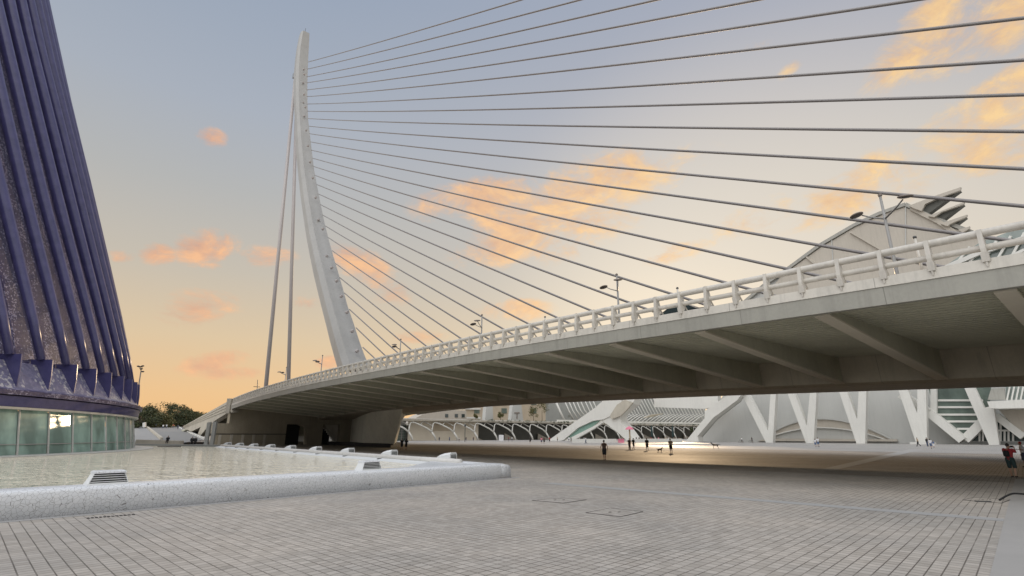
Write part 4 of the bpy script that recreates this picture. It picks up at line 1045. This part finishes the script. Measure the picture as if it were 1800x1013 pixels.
TR = [(250, 716, 190, 13), (262, 714, 214, 14), (280, 727, 200, 12), (297, 708, 218, 18), (316, 712, 226, 15), (330, 722, 232, 14), (350, 724, 240, 15), (366, 735, 232, 9), (232, 718, 205, 14), (290, 730, 235, 16)]
tl = ['dark tree right beside the edge of the glass hall', 'tall dark tree just right of the glass hall', 'lower olive-green tree in front of the tallest one', 'tallest dark tree in the group behind the ramp', 'broad dark tree right of the tallest one', 'rounded tree towards the right of the group', 'tree at the right end of the group, above the wing wall', 'small tree partly hidden by the sloping wing wall', 'tree hidden mostly by the glass hall', 'tree filling the gap behind the olive-green one']
for (u, v, y, w_), lab in zip(TR, tl):
    tp = onY(u, v, y); base = Vector((tp.x, y, 4.0)); h_ = tp.z - 4.0
    tree(base, h_, w_, lab, ('leaf_olive',) if 'olive-green tree' in lab or 'rounded' in lab else ('leaf_dark',))

# ------------------------------------------------------------------ paving fittings
def cover(q, lab, corner=False):
    P4 = [gr(u, v) for u, v in q]; c = sum(P4, Vector()) / 4
    t = thing('access_cover', lab, 'cover', c, 0, 'square access covers in the paving')
    b = B(); prism(b, [p_ * .985 + c * .015 + UP * .005 for p_ in P4], UP * .003); finish('plate', b, 'setts', t)
    for i in range(4):
        a, e = P4[i], P4[(i + 1) % 4]; b = B(); beam(b, a + UP * .006, e + UP * .006, .022, .010); finish('joint', b, 'joint_dark', t)
    for f in (.42, .58):
        p_ = P4[0] * (1 - f) + P4[2] * f; b = B(); box(b, p_ + UP * .011, .09, .05, .006, .7); finish('lifting_slot', b, 'joint_dark', t)
cover([(1030, 902), (1091, 908.8), (1130, 900), (1072.5, 893.8)], 'square paved access cover with two lifting slots, nearer to the camera')
cover([(935, 880), (990, 885), (1031, 879), (992, 876)], 'square paved access cover beyond the nearer one, below the walking man')
cover([(1692, 879.5), (1760, 885), (1776, 879), (1712, 875)], 'square paved access cover beside the plain strip near the black hose')
dc = gr(1728, 882.5); b = B(); box(b, dc + UP * .016, .42, .12, .03, R(-20)); tag(finish('drain_grate', b, 'dark_metal'), 'small dark grate lying by the cover next to the plain strip', 'grate')
b = B(); h0 = gr(1757, 881); yy = h0.y
hp = [Vector((h0.x, yy, .03)), onY(1768, 872.5, yy), onY(1780, 868, yy + .1), onY(1795, 868.3, yy + .15), onY(1815, 871, yy + .2), Vector((onY(1850, 878, yy + .3).x, yy + .3, .03))]
pts = []
for i in range(len(hp) - 1):
    for k in range(5):
        t_ = k / 5; p0_, p1_, p2_, p3_ = hp[max(i - 1, 0)], hp[i], hp[i + 1], hp[min(i + 2, len(hp) - 1)]
        pts.append(.5 * ((2 * p1_) + (p2_ - p0_) * t_ + (2 * p0_ - 5 * p1_ + 4 * p2_ - p3_) * t_**2 + (3 * p1_ - p0_ - 3 * p2_ + p3_) * t_**3))
pts.append(hp[-1]); tube(b, pts, .030, 8)
tag(finish('black_hose', b, 'rubber', None, True), 'thick black hose arching over the paving at the right edge', 'hose')

# ------------------------------------------------------------------ people
def remeshed(name, bm, mat, parent, vox, smooth_it=2):
    me = bpy.data.meshes.new('tmp'); bm.to_mesh(me); bm.free()
    o = bpy.data.objects.new('tmp', me); COL.objects.link(o)
    md = o.modifiers.new('r', 'REMESH'); md.mode = 'VOXEL'; md.voxel_size = vox
    sm = o.modifiers.new('s', 'SMOOTH'); sm.iterations = smooth_it; sm.factor = .5
    dg = bpy.context.evaluated_depsgraph_get(); ev = o.evaluated_get(dg); nm = bpy.data.meshes.new_from_object(ev)
    nm.name = name
    for p_ in nm.polygons: p_.use_smooth = True
    nm.materials.clear(); nm.materials.append(M[mat])
    bpy.data.objects.remove(o); bpy.data.meshes.remove(me)
    ob = bpy.data.objects.new(name, nm); COL.objects.link(ob); ob.parent = parent; return ob
def limb(bm, pts, rads):
    pts = [Vector(p_) for p_ in pts]
    tube(bm, pts, rads, 10)
    for p_, r_ in zip(pts, rads): ball(bm, p_, r_ * .99, 2)
POSE = {
 'stand': dict(lk=(-.10, .01, .50), la=(-.11, 0, .09), rk=(.10, .01, .50), ra=(.12, .02, .09), le=(-.25, -.03, 1.15), lw=(-.25, .05, .90), re=(.25, -.03, 1.15), rw=(.25, .05, .90)),
 'walk': dict(lk=(-.09, .13, .50), la=(-.09, .24, .10), rk=(.09, .02, .50), ra=(.10, -.30, .17), le=(-.25, -.12, 1.17), lw=(-.25, -.10, .92), re=(.25, .08, 1.17), rw=(.24, .22, .96)),
 'walk2': dict(lk=(-.09, .0, .50), la=(-.08, -.16, .14), rk=(.09, .08, .50), ra=(.08, .10, .09), le=(-.30, -.02, 1.15), lw=(-.31, .06, .91), re=(.30, -.02, 1.15), rw=(.31, .06, .91)),
 'photo': dict(lk=(-.12, .06, .50), la=(-.14, .10, .09), rk=(.12, .05, .50), ra=(.15, -.12, .09), le=(-.27, .16, 1.26), lw=(-.10, .38, 1.50), re=(.27, .16, 1.26), rw=(.12, .38, 1.50)),
 'phone': dict(lk=(-.10, .01, .50), la=(-.11, 0, .09), rk=(.10, .05, .50), ra=(.12, .05, .09), le=(-.23, .04, 1.16), lw=(-.10, .26, 1.20), re=(.25, -.03, 1.15), rw=(.25, .05, .90)),
 'sit': dict(lk=(-.11, .42, .50), la=(-.11, .40, .09), rk=(.11, .42, .50), ra=(.12, .44, .09), le=(-.24, .08, .78), lw=(-.15, .34, .60), re=(.24, .08, .78), rw=(.15, .34, .60)),
}
def hand(bm, w, e, big):
    w = Vector(w); e = Vector(e); d = (w - e).normalized(); s = d.cross(Vector((0, 1, 0)) if abs(d.y) < .8 else Vector((1, 0, 0))).normalized(); t_ = d.cross(s)
    limb(bm, [w, w + d * .05, w + d * .09], [.026, .032, .030])
    if big:
        for k, l_ in enumerate((.065, .078, .072, .055)):
            o_ = w + d * .09 + t_ * (k - 1.5) * .021; limb(bm, [o_, o_ + d * l_ * .5 + s * .008, o_ + d * l_ * .85 + s * .028], [.0105, .0095, .0085])
        o_ = w + d * .03 + t_ * -.032; limb(bm, [o_, o_ + d * .03 + t_ * -.022, o_ + d * .055 + t_ * -.028 + s * .01], [.012, .011, .009])
def person(base, rz, pose, lab, top='white_cloth', bot='denim', h=1.72, shorts=True, sleeves=True, hair='hair_dark', vox=.035, cap=None, long_hair=False, dress=False, bag=None, hold=None, group=None):
    base = Vector(base); t = thing('person', lab, 'person', base, rz, group); sc = h / 1.72
    t.scale = (sc, sc, sc); q = POSE[pose]; dz = -.42 if pose == 'sit' else 0
    V3 = Vector; hipz = .92 + dz; ch = 1.32 + dz; big = vox < .03
    lean = .06 if pose == 'photo' else .02
    hl, hr = V3((-.09, 0, hipz)), V3((.09, 0, hipz)); shl, shr = V3((-.18, lean * .6, 1.40 + dz)), V3((.18, lean * .6, 1.40 + dz))
    nk = V3((0, lean, 1.47 + dz)); hd = V3((0, lean + .03, 1.61 + dz))
    b = B()
    for a, k, an in ((hl, q['lk'], q['la']), (hr, q['rk'], q['ra'])):
        limb(b, [a, V3(a).lerp(V3(k), .5), k, V3(k).lerp(V3(an), .4) + V3((0, -.02, 0)), an], [.085, .075, .052, .052, .036])
        f_ = V3(an) + V3((0, .02, -.055)); limb(b, [V3(an) + V3((0, -.03, -.04)), f_ + V3((0, .05, 0)), f_ + V3((0, .13, -.012))], [.035, .034, .024])
    for a, e, w in ((shl, q['le'], q['lw']), (shr, q['re'], q['rw'])):
        limb(b, [a, e, V3(e).lerp(V3(w), .4), w], [.048, .038, .036, .024]); hand(b, w, e, big)
    limb(b, [V3((0, 0, hipz)), V3((0, .01, 1.08 + dz)), V3((0, lean * .5, 1.25 + dz)), V3((0, lean * .7, 1.38 + dz))], [.115, .105, .125, .11])
    limb(b, [shl, shr], [.055, .055]); limb(b, [nk - UP * .06, nk + UP * .07], [.055, .05])
    ball(b, hd + V3((0, .005, 0)), .083, 3, (.92, 1.08, 1.32)); ball(b, hd + V3((0, .035, -.06)), .052, 2, (1, 1, .9))
    if big:
        ball(b, hd + V3((0, .098, -.012)), .017, 2, (.8, 1, 1.4)); 
        for s_ in (-1, 1): ball(b, hd + V3((s_ * .078, 0, -.01)), .02, 2, (.4, .8, 1.3))
    body = remeshed('body', b, 'skin', t, vox)
    if big:
        for s_ in (-1, 1):
            b = B(); ball(b, hd + V3((s_ * .030, .083, .015)), .009, 1); o = finish('eye', b, 'hair_dark'); o.parent = t
        b = B(); ball(b, hd + V3((0, .088, -.052)), .014, 1, (1.4, .5, .35)); o = finish('mouth', b, 'pink_cloth'); o.parent = t
    # shirt
    g = .014 + vox * .25
    b = B(); z0 = hipz + .02
    loft(b, [[V3((math.cos(a) * rx, math.sin(a) * ry + yo, z)) for a in [2 * PI * k / 14 for k in range(14)]] for z, rx, ry, yo in
             ((z0 - .04, .165 + g, .115 + g, .0), (1.08 + dz, .15 + g, .105 + g, .01), (1.22 + dz, .175 + g, .12 + g, lean * .5), (1.36 + dz, .19 + g, .115 + g, lean * .7), (1.43 + dz, .15, .09, lean * .8), (1.475 + dz, .065, .06, lean))])
    for a, e, w in ((shl, q['le'], q['lw']), (shr, q['re'], q['rw'])):
        f_ = .62 if sleeves is True else 1.0
        if sleeves: 
            pe = V3(a).lerp(V3(e), f_ if sleeves is True else 1); limb(b, [a, pe], [.066 + g, .058 + g])
            if sleeves == 'long': limb(b, [e, V3(e).lerp(V3(w), .95)], [.048 + g, .036 + g])
    if dress: loft(b, [[V3((math.cos(a) * rx, math.sin(a) * ry, z)) for a in [2 * PI * k / 14 for k in range(14)]] for z, rx, ry in ((z0, .17, .13), (.75, .21, .18), (.45, .24, .22))])
    remeshed('shirt' if not dress else 'dress', b, top, t, max(vox * .8, .014))
    b = B()
    for a, k, an in ((hl, q['lk'], q['la']), (hr, q['rk'], q['ra'])):
        if shorts: limb(b, [a, V3(a).lerp(V3(k), .95)], [.100 + g, .075 + g])
        else: limb(b, [a, k, V3(k).lerp(V3(an), .98)], [.100 + g, .066 + g, .05 + g])
    limb(b, [V3((-.06, 0, hipz + .03)), V3((.06, 0, hipz + .03))], [.118 + g * .6, .118 + g * .6])
    if not dress: remeshed('shorts' if shorts else 'trousers', b, bot, t, max(vox * .8, .014))
    else: b.free()
    # hair, shoes
    b = B(); ball(b, hd + V3((0, -.014, .028)), .089, 3, (.95, 1.03, 1.12))
    if long_hair: ball(b, hd + V3((0, -.055, -.08)), .075, 2, (1.1, .6, 1.7))
    o = finish('hair' if not cap else 'cap', b, cap or hair, None, True); o.parent = t
    for an in (q['la'], q['ra']):
        f_ = V3(an) + V3((0, .03, -.055)); b = B(); ball(b, f_, .05, 2, (.95, 2.6, .78)); o = finish('shoe', b, 'black_cloth', None, True); o.parent = t
    if bag:
        b = B(); loft(b, [[V3((x * .15 * k, -.14 - y, z + dz)) for x, y in ((-1, 0), (1, 0), (1, .10 * k), (.6, .16 * k), (-.6, .16 * k), (-1, .10 * k))] for z, k in ((1.04, .70), (1.10, .85), (1.26, .85), (1.36, .60))]); o = finish('backpack', b, bag, None); o.parent = t
    if hold == 'camera':
        b = B(); box(b, V3((0, .44, 1.555)), .15, .06, .10); tube(b, [V3((0, .46, 1.555)), V3((0, .55, 1.555))], .035, 10); o = finish('camera', b, 'black_cloth'); o.parent = t
    return t
def gp(u, v, z=0.0):
    p_ = gr(u, v, z); return p_
CL = dict
person(gp(1783, 839), R(-70), 'photo', 'man in dark red shirt and dark shorts with backpack, taking a picture at right edge', 'red_cloth', 'dark_green_cloth', 1.72, vox=.018, bag='black_cloth', hold='camera')
person(gp(1805, 822), R(60), 'phone', 'person in white shirt and red cap at the right edge behind the man in red', 'white_cloth', 'denim', 1.72, vox=.022, cap='red_cloth')
person(gp(1063, 809), R(0), 'walk2', 'bare-armed man in dark shorts walking alone away across the middle of the plaza', 'brown_cloth', 'black_cloth', 1.74, vox=.024, sleeves=False)
person(gp(1107, 791), R(200), 'stand', 'person in a brown top and long trousers, left of the close pair near the middle', 'brown_cloth', 'brown_cloth', 1.72, False, vox=.035)
person(gp(1114, 790.5), R(-60), 'walk', 'person in black striding right beside the one in brown near the middle', 'black_cloth', 'black_cloth', 1.74, vox=.035)
person(gp(1138, 792.5), R(150), 'stand', 'slim person in dark clothes standing alone, left of the small brown dog', 'black_cloth', 'black_cloth', 1.76, vox=.035, long_hair=True)
person(gp(1180, 797), R(10), 'stand', 'person in a beige top and dark shorts standing right of the small brown dog', 'beige_cloth', 'black_cloth', 1.76, vox=.030)
person(gp(706, 791), R(20), 'walk', 'left of the two people in black walking together beside the bridge pier', 'black_cloth', 'black_cloth', 1.70, vox=.035)
person(gp(713.5, 791), R(20), 'walk2', 'right of the two people in black walking together beside the bridge pier', 'black_cloth', 'black_cloth', 1.68, vox=.035, long_hair=True)
person(gp(1434, 785.5), R(180), 'stand', 'shorter one of the two people in white at the foot of the second V column', 'white_cloth', 'blue_cloth', 1.5, vox=.045)
person(gp(1439, 785.5), R(190), 'stand', 'taller one of the two people in white at the foot of the second V column', 'white_cloth', 'blue_cloth', 1.78, vox=.045)
person(gp(1615, 785), R(40), 'walk', 'person in a pale top and black trousers left of the fourth V column', 'beige_cloth', 'black_cloth', 1.75, False, vox=.04)
person(gp(1631, 785), R(200), 'stand', 'person in a black jacket in front of the fourth V column', 'black_cloth', 'denim', 1.75, False, vox=.045, sleeves='long')
person(gp(1637.5, 789), R(-60), 'walk', 'person in a pale blue top and shorts walking right of the fourth V column', 'white_cloth', 'blue_cloth', 1.6, vox=.04)
person(gp(1642, 787.5), R(-60), 'walk2', 'child in a light top following the walker right of the fourth V column', 'blue_cloth', 'white_cloth', 1.25, vox=.04)
person(gp(1030, 780.5), R(90), 'walk', 'person in a white shirt and jeans in front of the green glass arch', 'white_cloth', 'denim', 1.75, False, vox=.045)
person(gp(932, 779.5), R(10), 'walk', 'person in black walking in front of the arcade, left of the white support', 'black_cloth', 'black_cloth', 1.75, vox=.05)
person(gp(952, 780), R(10), 'stand', 'person in pink top, left one of a pair before the white support', 'pink_cloth', 'denim', 1.7, vox=.05)
person(gp(956.5, 780.5), R(10), 'stand', 'person in brown, right one of a pair before the white support', 'brown_cloth', 'black_cloth', 1.75, vox=.05)
person(gp(966, 778), R(10), 'stand', 'person in dark red near the foot of the white support', 'red_cloth', 'black_cloth', 1.7, vox=.05)
FARP = [(1000, 'white_cloth'), (1004, 'black_cloth'), (1027, 'white_cloth'), (980, 'beige_cloth'), (1119, 'black_cloth'), (1124, 'brown_cloth'), (1145, 'red_cloth'), (1153, 'white_cloth'), (1158, 'pink_cloth'), (1164, 'black_cloth'), (1170, 'beige_cloth'), (1176, 'white_cloth'), (1186, 'brown_cloth'), (1194, 'black_cloth')]
FL = ['tiny person in white, left one at the foot of the arched white support', 'tiny person in black at the foot of the arched white support', 'tiny person in white under the right leg of the arched support',
      'tiny person in beige under the left leg of the arched support', 'tiny person in black just right of the pink parasol', 'tiny person in brown right of the pink parasol', 'tiny person in dark red by the left closed parasol',
      'tiny person in white between the two closed parasols, the left of two in white', 'tiny person in pink between the two closed parasols', 'tiny person in black between the two closed parasols', 'tiny person in beige between the two closed parasols',
      'tiny person in white just left of the right closed parasol', 'tiny person in brown right of the two closed parasols', 'tiny person in black left of the round clipped bush']
for k, (u, c_) in enumerate(FARP):
    person(gp(u, 776.6 + (k % 3) * .3), R(37 * k), ('stand', 'walk', 'walk2')[k % 3], FL[k], c_, 'black_cloth' if k % 2 else 'denim', 1.7, vox=.06, group='distant people on the far plaza')
for k, (u, c_) in enumerate([(772, 'black_cloth'), (790, 'blue_cloth'), (807, 'white_cloth'), (819, 'black_cloth'), (832, 'brown_cloth'), (894, 'red_cloth'), (900, 'white_cloth')]):
    person(gp(u, 776.5), R(50 * k), ('stand', 'walk', 'walk2')[k % 3], ['person in black by the first arch right of the pier', 'cyclist-dressed person in blue by the second arch', 'person in white by the third arch', 'person in black left of the fourth arch foot', 'person in brown at the fourth arch foot', 'person in red at the cafe under the dark arches', 'person in white at the cafe under the dark arches'][k], c_, 'denim', 1.7, vox=.06)
# left group
def onramp(u, v):
    # intersect the pixel ray with the ramp slope
    n_ = (rp[1] - rp[0]).cross(rp[3] - rp[0]).normalized(); r = ray(u, v); return O + r * ((rp[0] - O).dot(n_) / r.dot(n_))
c0 = Vector((onY(295, 774, 95.5).x, 95.2, .80)); person(c0 + Vector((0, .3, 0)), R(200), 'sit', 'person in black sitting on the low wall behind the pool', 'black_cloth', 'black_cloth', 1.72, False, vox=.03, sleeves='long')
for u, lab in ((337, 'left of the two people in black standing at the foot of the ramp'), (343, 'right of the two people in black standing at the foot of the ramp')):
    p_ = Vector((onY(u, 778, 101).x, 101, .0)); p_.z = max(0, rp[0].z * (101 - 98) / 18); person(p_, R(15), 'stand', lab, 'black_cloth', 'black_cloth', 1.74, False, vox=.035, sleeves='long')
for k, (u, v, c_, lab) in enumerate([(286, 755, 'white_cloth', 'tiny person in white on the left of the ramp top'), (292, 754.5, 'white_cloth', 'tiny person in white in the middle of the ramp top'), (312, 756, 'denim', 'tiny person in blue at the right of the ramp top'), (304, 754, 'red_cloth', 'tiny person in red at the ramp top'), (321, 757, 'brown_cloth', 'tiny person in brown near the right kerb of the ramp'), (273, 753, 'blue_cloth', 'tiny person in blue beside the left ramp wall')]):
    person(onramp(u, v), R(40 * k), ('stand', 'walk')[k % 2], lab, c_, 'denim', 1.72, vox=.06)

# cyclists resting by the grey wall
def bicycle(c, rz, lab):
    t = thing('bicycle', lab, 'bicycle', c, rz, 'bicycles by the museum wall')
    def fin(n_, b_, m_): o = finish(n_, b_, m_, None, True); o.parent = t; return o
    for x in (-.5, .5):
        b = B(); tube(b, [Vector((x + math.cos(2 * PI * k / 16) * .33, 0, .34 + math.sin(2 * PI * k / 16) * .33)) for k in range(17)], .022, 6, False); w_ = fin('wheel', b, 'rubber')
    b = B(); 
    for a, c_ in (((-.5, .34), (-.15, .34)), ((-.15, .34), (-.22, .82)), ((-.22, .82), (-.5, .34)), ((-.15, .34), (.36, .72)), ((-.22, .76), (.34, .80)), ((.5, .34), (.34, .92))): beam(b, (a[0], 0, a[1]), (c_[0], 0, c_[1]), .035, .035)
    fin('frame', b, 'dark_metal'); b = B(); box(b, (-.23, 0, .86), .26, .12, .05); fin('saddle', b, 'rubber'); b = B(); tube(b, [(.30, -.25, .98), (.34, 0, .95), (.30, .25, .98)], .016, 6); fin('handlebar', b, 'dark_metal')
for u, lab, lab2, c_ in ((1303, 'bicycle of the rider in white, left one by the grey museum wall', 'rider in a white top beside the left bicycle at the museum wall', 'white_cloth'), (1321, 'bicycle of the rider in black, right one by the grey museum wall', 'rider in black beside the right bicycle at the museum wall', 'black_cloth')):
    p_ = gp(u, 779); bicycle(p_, math.atan2(D.y, D.x), lab); person(p_ + N * .5 , R(40), 'stand', lab2, c_, 'black_cloth', 1.72, vox=.05)

# dogs
def dog(c, rz, size, fur, lab):
    t = thing('dog', lab, 'dog', c, rz); t.scale = (size,) * 3
    b = B(); limb(b, [(-.36, 0, .50), (-.2, 0, .50), (.05, 0, .50), (.28, 0, .52), (.42, 0, .62)], [.10, .115, .125, .145, .10])
    limb(b, [(.42, 0, .60), (.52, 0, .74)], [.085, .075]); ball(b, (.56, 0, .78), .095, 2, (1.15, .9, .95)); limb(b, [(.60, 0, .76), (.74, 0, .73)], [.055, .036])
    for s_ in (-1, 1):
        limb(b, [(.30, s_ * .08, .46), (.31, s_ * .08, .25), (.30, s_ * .08, .04), (.34, s_ * .08, .03)], [.06, .035, .028, .03])
        limb(b, [(-.33, s_ * .08, .48), (-.26, s_ * .08, .30), (-.40, s_ * .08, .20), (-.37, s_ * .08, .04), (-.33, s_ * .08, .03)], [.085, .055, .032, .026, .03])
        limb(b, [(.54, s_ * .07, .85), (.50, s_ * .10, .76)], [.03, .022])
    limb(b, [(-.44, 0, .54), (-.60, 0, .56), (-.76, 0, .62)], [.04, .032, .02])
    remeshed('body', b, fur, t, .02)
dog(gp(1258, 788.5), R(160), 1.15, 'fur_black', 'black dog walking left near the bright patch of plaza')
dog(gp(1160, 795.5), R(20), .75, 'fur_brown', 'small brown dog between two standing people in the middle of the plaza')

# cafe things far away
def gS(u, s=178): 
    p_ = onS(u, 770, s); return Vector((p_.x, p_.y, 0))
for u, lab in ((1147, 'left closed dark parasol on the far cafe terrace'), (1184, 'right closed dark parasol on the far cafe terrace')):
    p_ = gr(u, 775.2); t = thing('closed_parasol', lab, 'parasol', p_, 0, 'closed parasols on the far plaza'); k = (p_.y) / 936
    b = B(); tube(b, [p_, p_ + UP * 27 * k], .06 , 6); finish('pole', b, 'lamp_metal', t)
    b = B(); tube(b, [p_ + UP * 6 * k, p_ + UP * 10 * k, p_ + UP * 19 * k, p_ + UP * 27 * k], [.35, .5, .38, .08], 10); finish('canopy', b, 'dark_green_cloth', t, True)
p_ = gr(1218, 775.5); t = thing('potted_bush', 'dark round clipped bush on a stem left of the slanting strut', 'bush', p_); k = p_.y / 936
b = B(); tube(b, [p_, p_ + UP * 14 * k], .12, 6); finish('stem', b, 'bark', t)
b = B(); leaf_clump(b, p_ + UP * 18.5 * k, 3.6 * k, 500, .16, 1.4); finish('crown', b, 'leaf_dark', t)
p_ = gr(1108, 779.8); k = p_.y / 936; t = thing('pink_parasol', 'open pink parasol on a pale post at the far plaza', 'parasol', p_)
b = B(); tube(b, [p_, p_ + UP * 26 * k], .22, 8); finish('post', b, 'beige_cloth', t)
b = B(); tube(b, [p_ + UP * 23.5 * k, p_ + UP * 26 * k, p_ + UP * 29 * k], [1.25, 1.0, .2], 12); finish('canopy', b, 'pink_cloth', t)
p_ = gr(1092, 778.6); k = p_.y / 936; b = B(); box(b, p_ + UP * 2.9 * k, 9.5 * k, 1.2, 5.8 * k); box(b, p_ + UP * 6.0 * k, 10 * k, 1.4, .15); tag(finish('pink_kiosk_box', b, 'pink_cloth'), 'bright pink box-shaped stand beside the low white wall on the far plaza', 'stand')
a, c = gr(1006, 778.6), gr(1084, 778.4); a2_, c2_ = gr(1114, 778.2), gr(1200, 777.6)
t = thing('low_white_wall', 'long low white wall in front of the far arcade, broken by the pink stand', 'wall', a)
for x, y in ((a, c), (a2_, c2_)): b = B(); d_ = Vector((0, 1.2, 0)); prism(b, [x, y, y + UP * 1.15, x + UP * 1.15], d_); finish('wall', b, 'strut_white', t)
# information board by the museum wall
p_ = gr(1665, 777.5); t = thing('information_board', 'small slanted white board on legs at the foot of the museum wall', 'sign', p_)
b = B(); prism(b, [p_ + D * 1.8 + UP * 1.3, p_ - D * 1.8 + UP * 1.3, p_ - D * 1.8 + N * .9 + UP * 2.0, p_ + D * 1.8 + N * .9 + UP * 2.0], UP * .12); finish('board', b, 'strut_white', t)
for s_ in (-1.5, 1.5): b = B(); beam(b, p_ + D * s_ + N * .4, p_ + D * s_ + N * .4 + UP * 1.6, .12, .12); finish('leg', b, 'lamp_metal', t)
# thin signpost by the arches
p_ = gr(817, 777); t = thing('street_sign_post', 'thin dark post standing before the third arch of the arcade', 'post', p_); b = B(); tube(b, [p_, p_ + UP * 6], .12, 6); finish('pole', b, 'dark_metal', t); b = B(); box(b, p_ + UP * 5.6, .7, .1, .7); finish('sign_plate', b, 'dark_metal', t)
b = B(); p_ = gr(881, 776.5); prism(b, [p_ + Vector((-.9, 0, .3)), p_ + Vector((.9, 0, .3)), p_ + Vector((.9, 0, 2.4)), p_ + Vector((-.9, 0, 2.4))], Vector((0, .15, 0))); beam(b, p_, p_ + UP * .5, .1, .1); tag(finish('white_board', b, 'white_cloth'), 'white square board standing in front of the dark arch', 'board')
print('objects', len(bpy.data.objects))
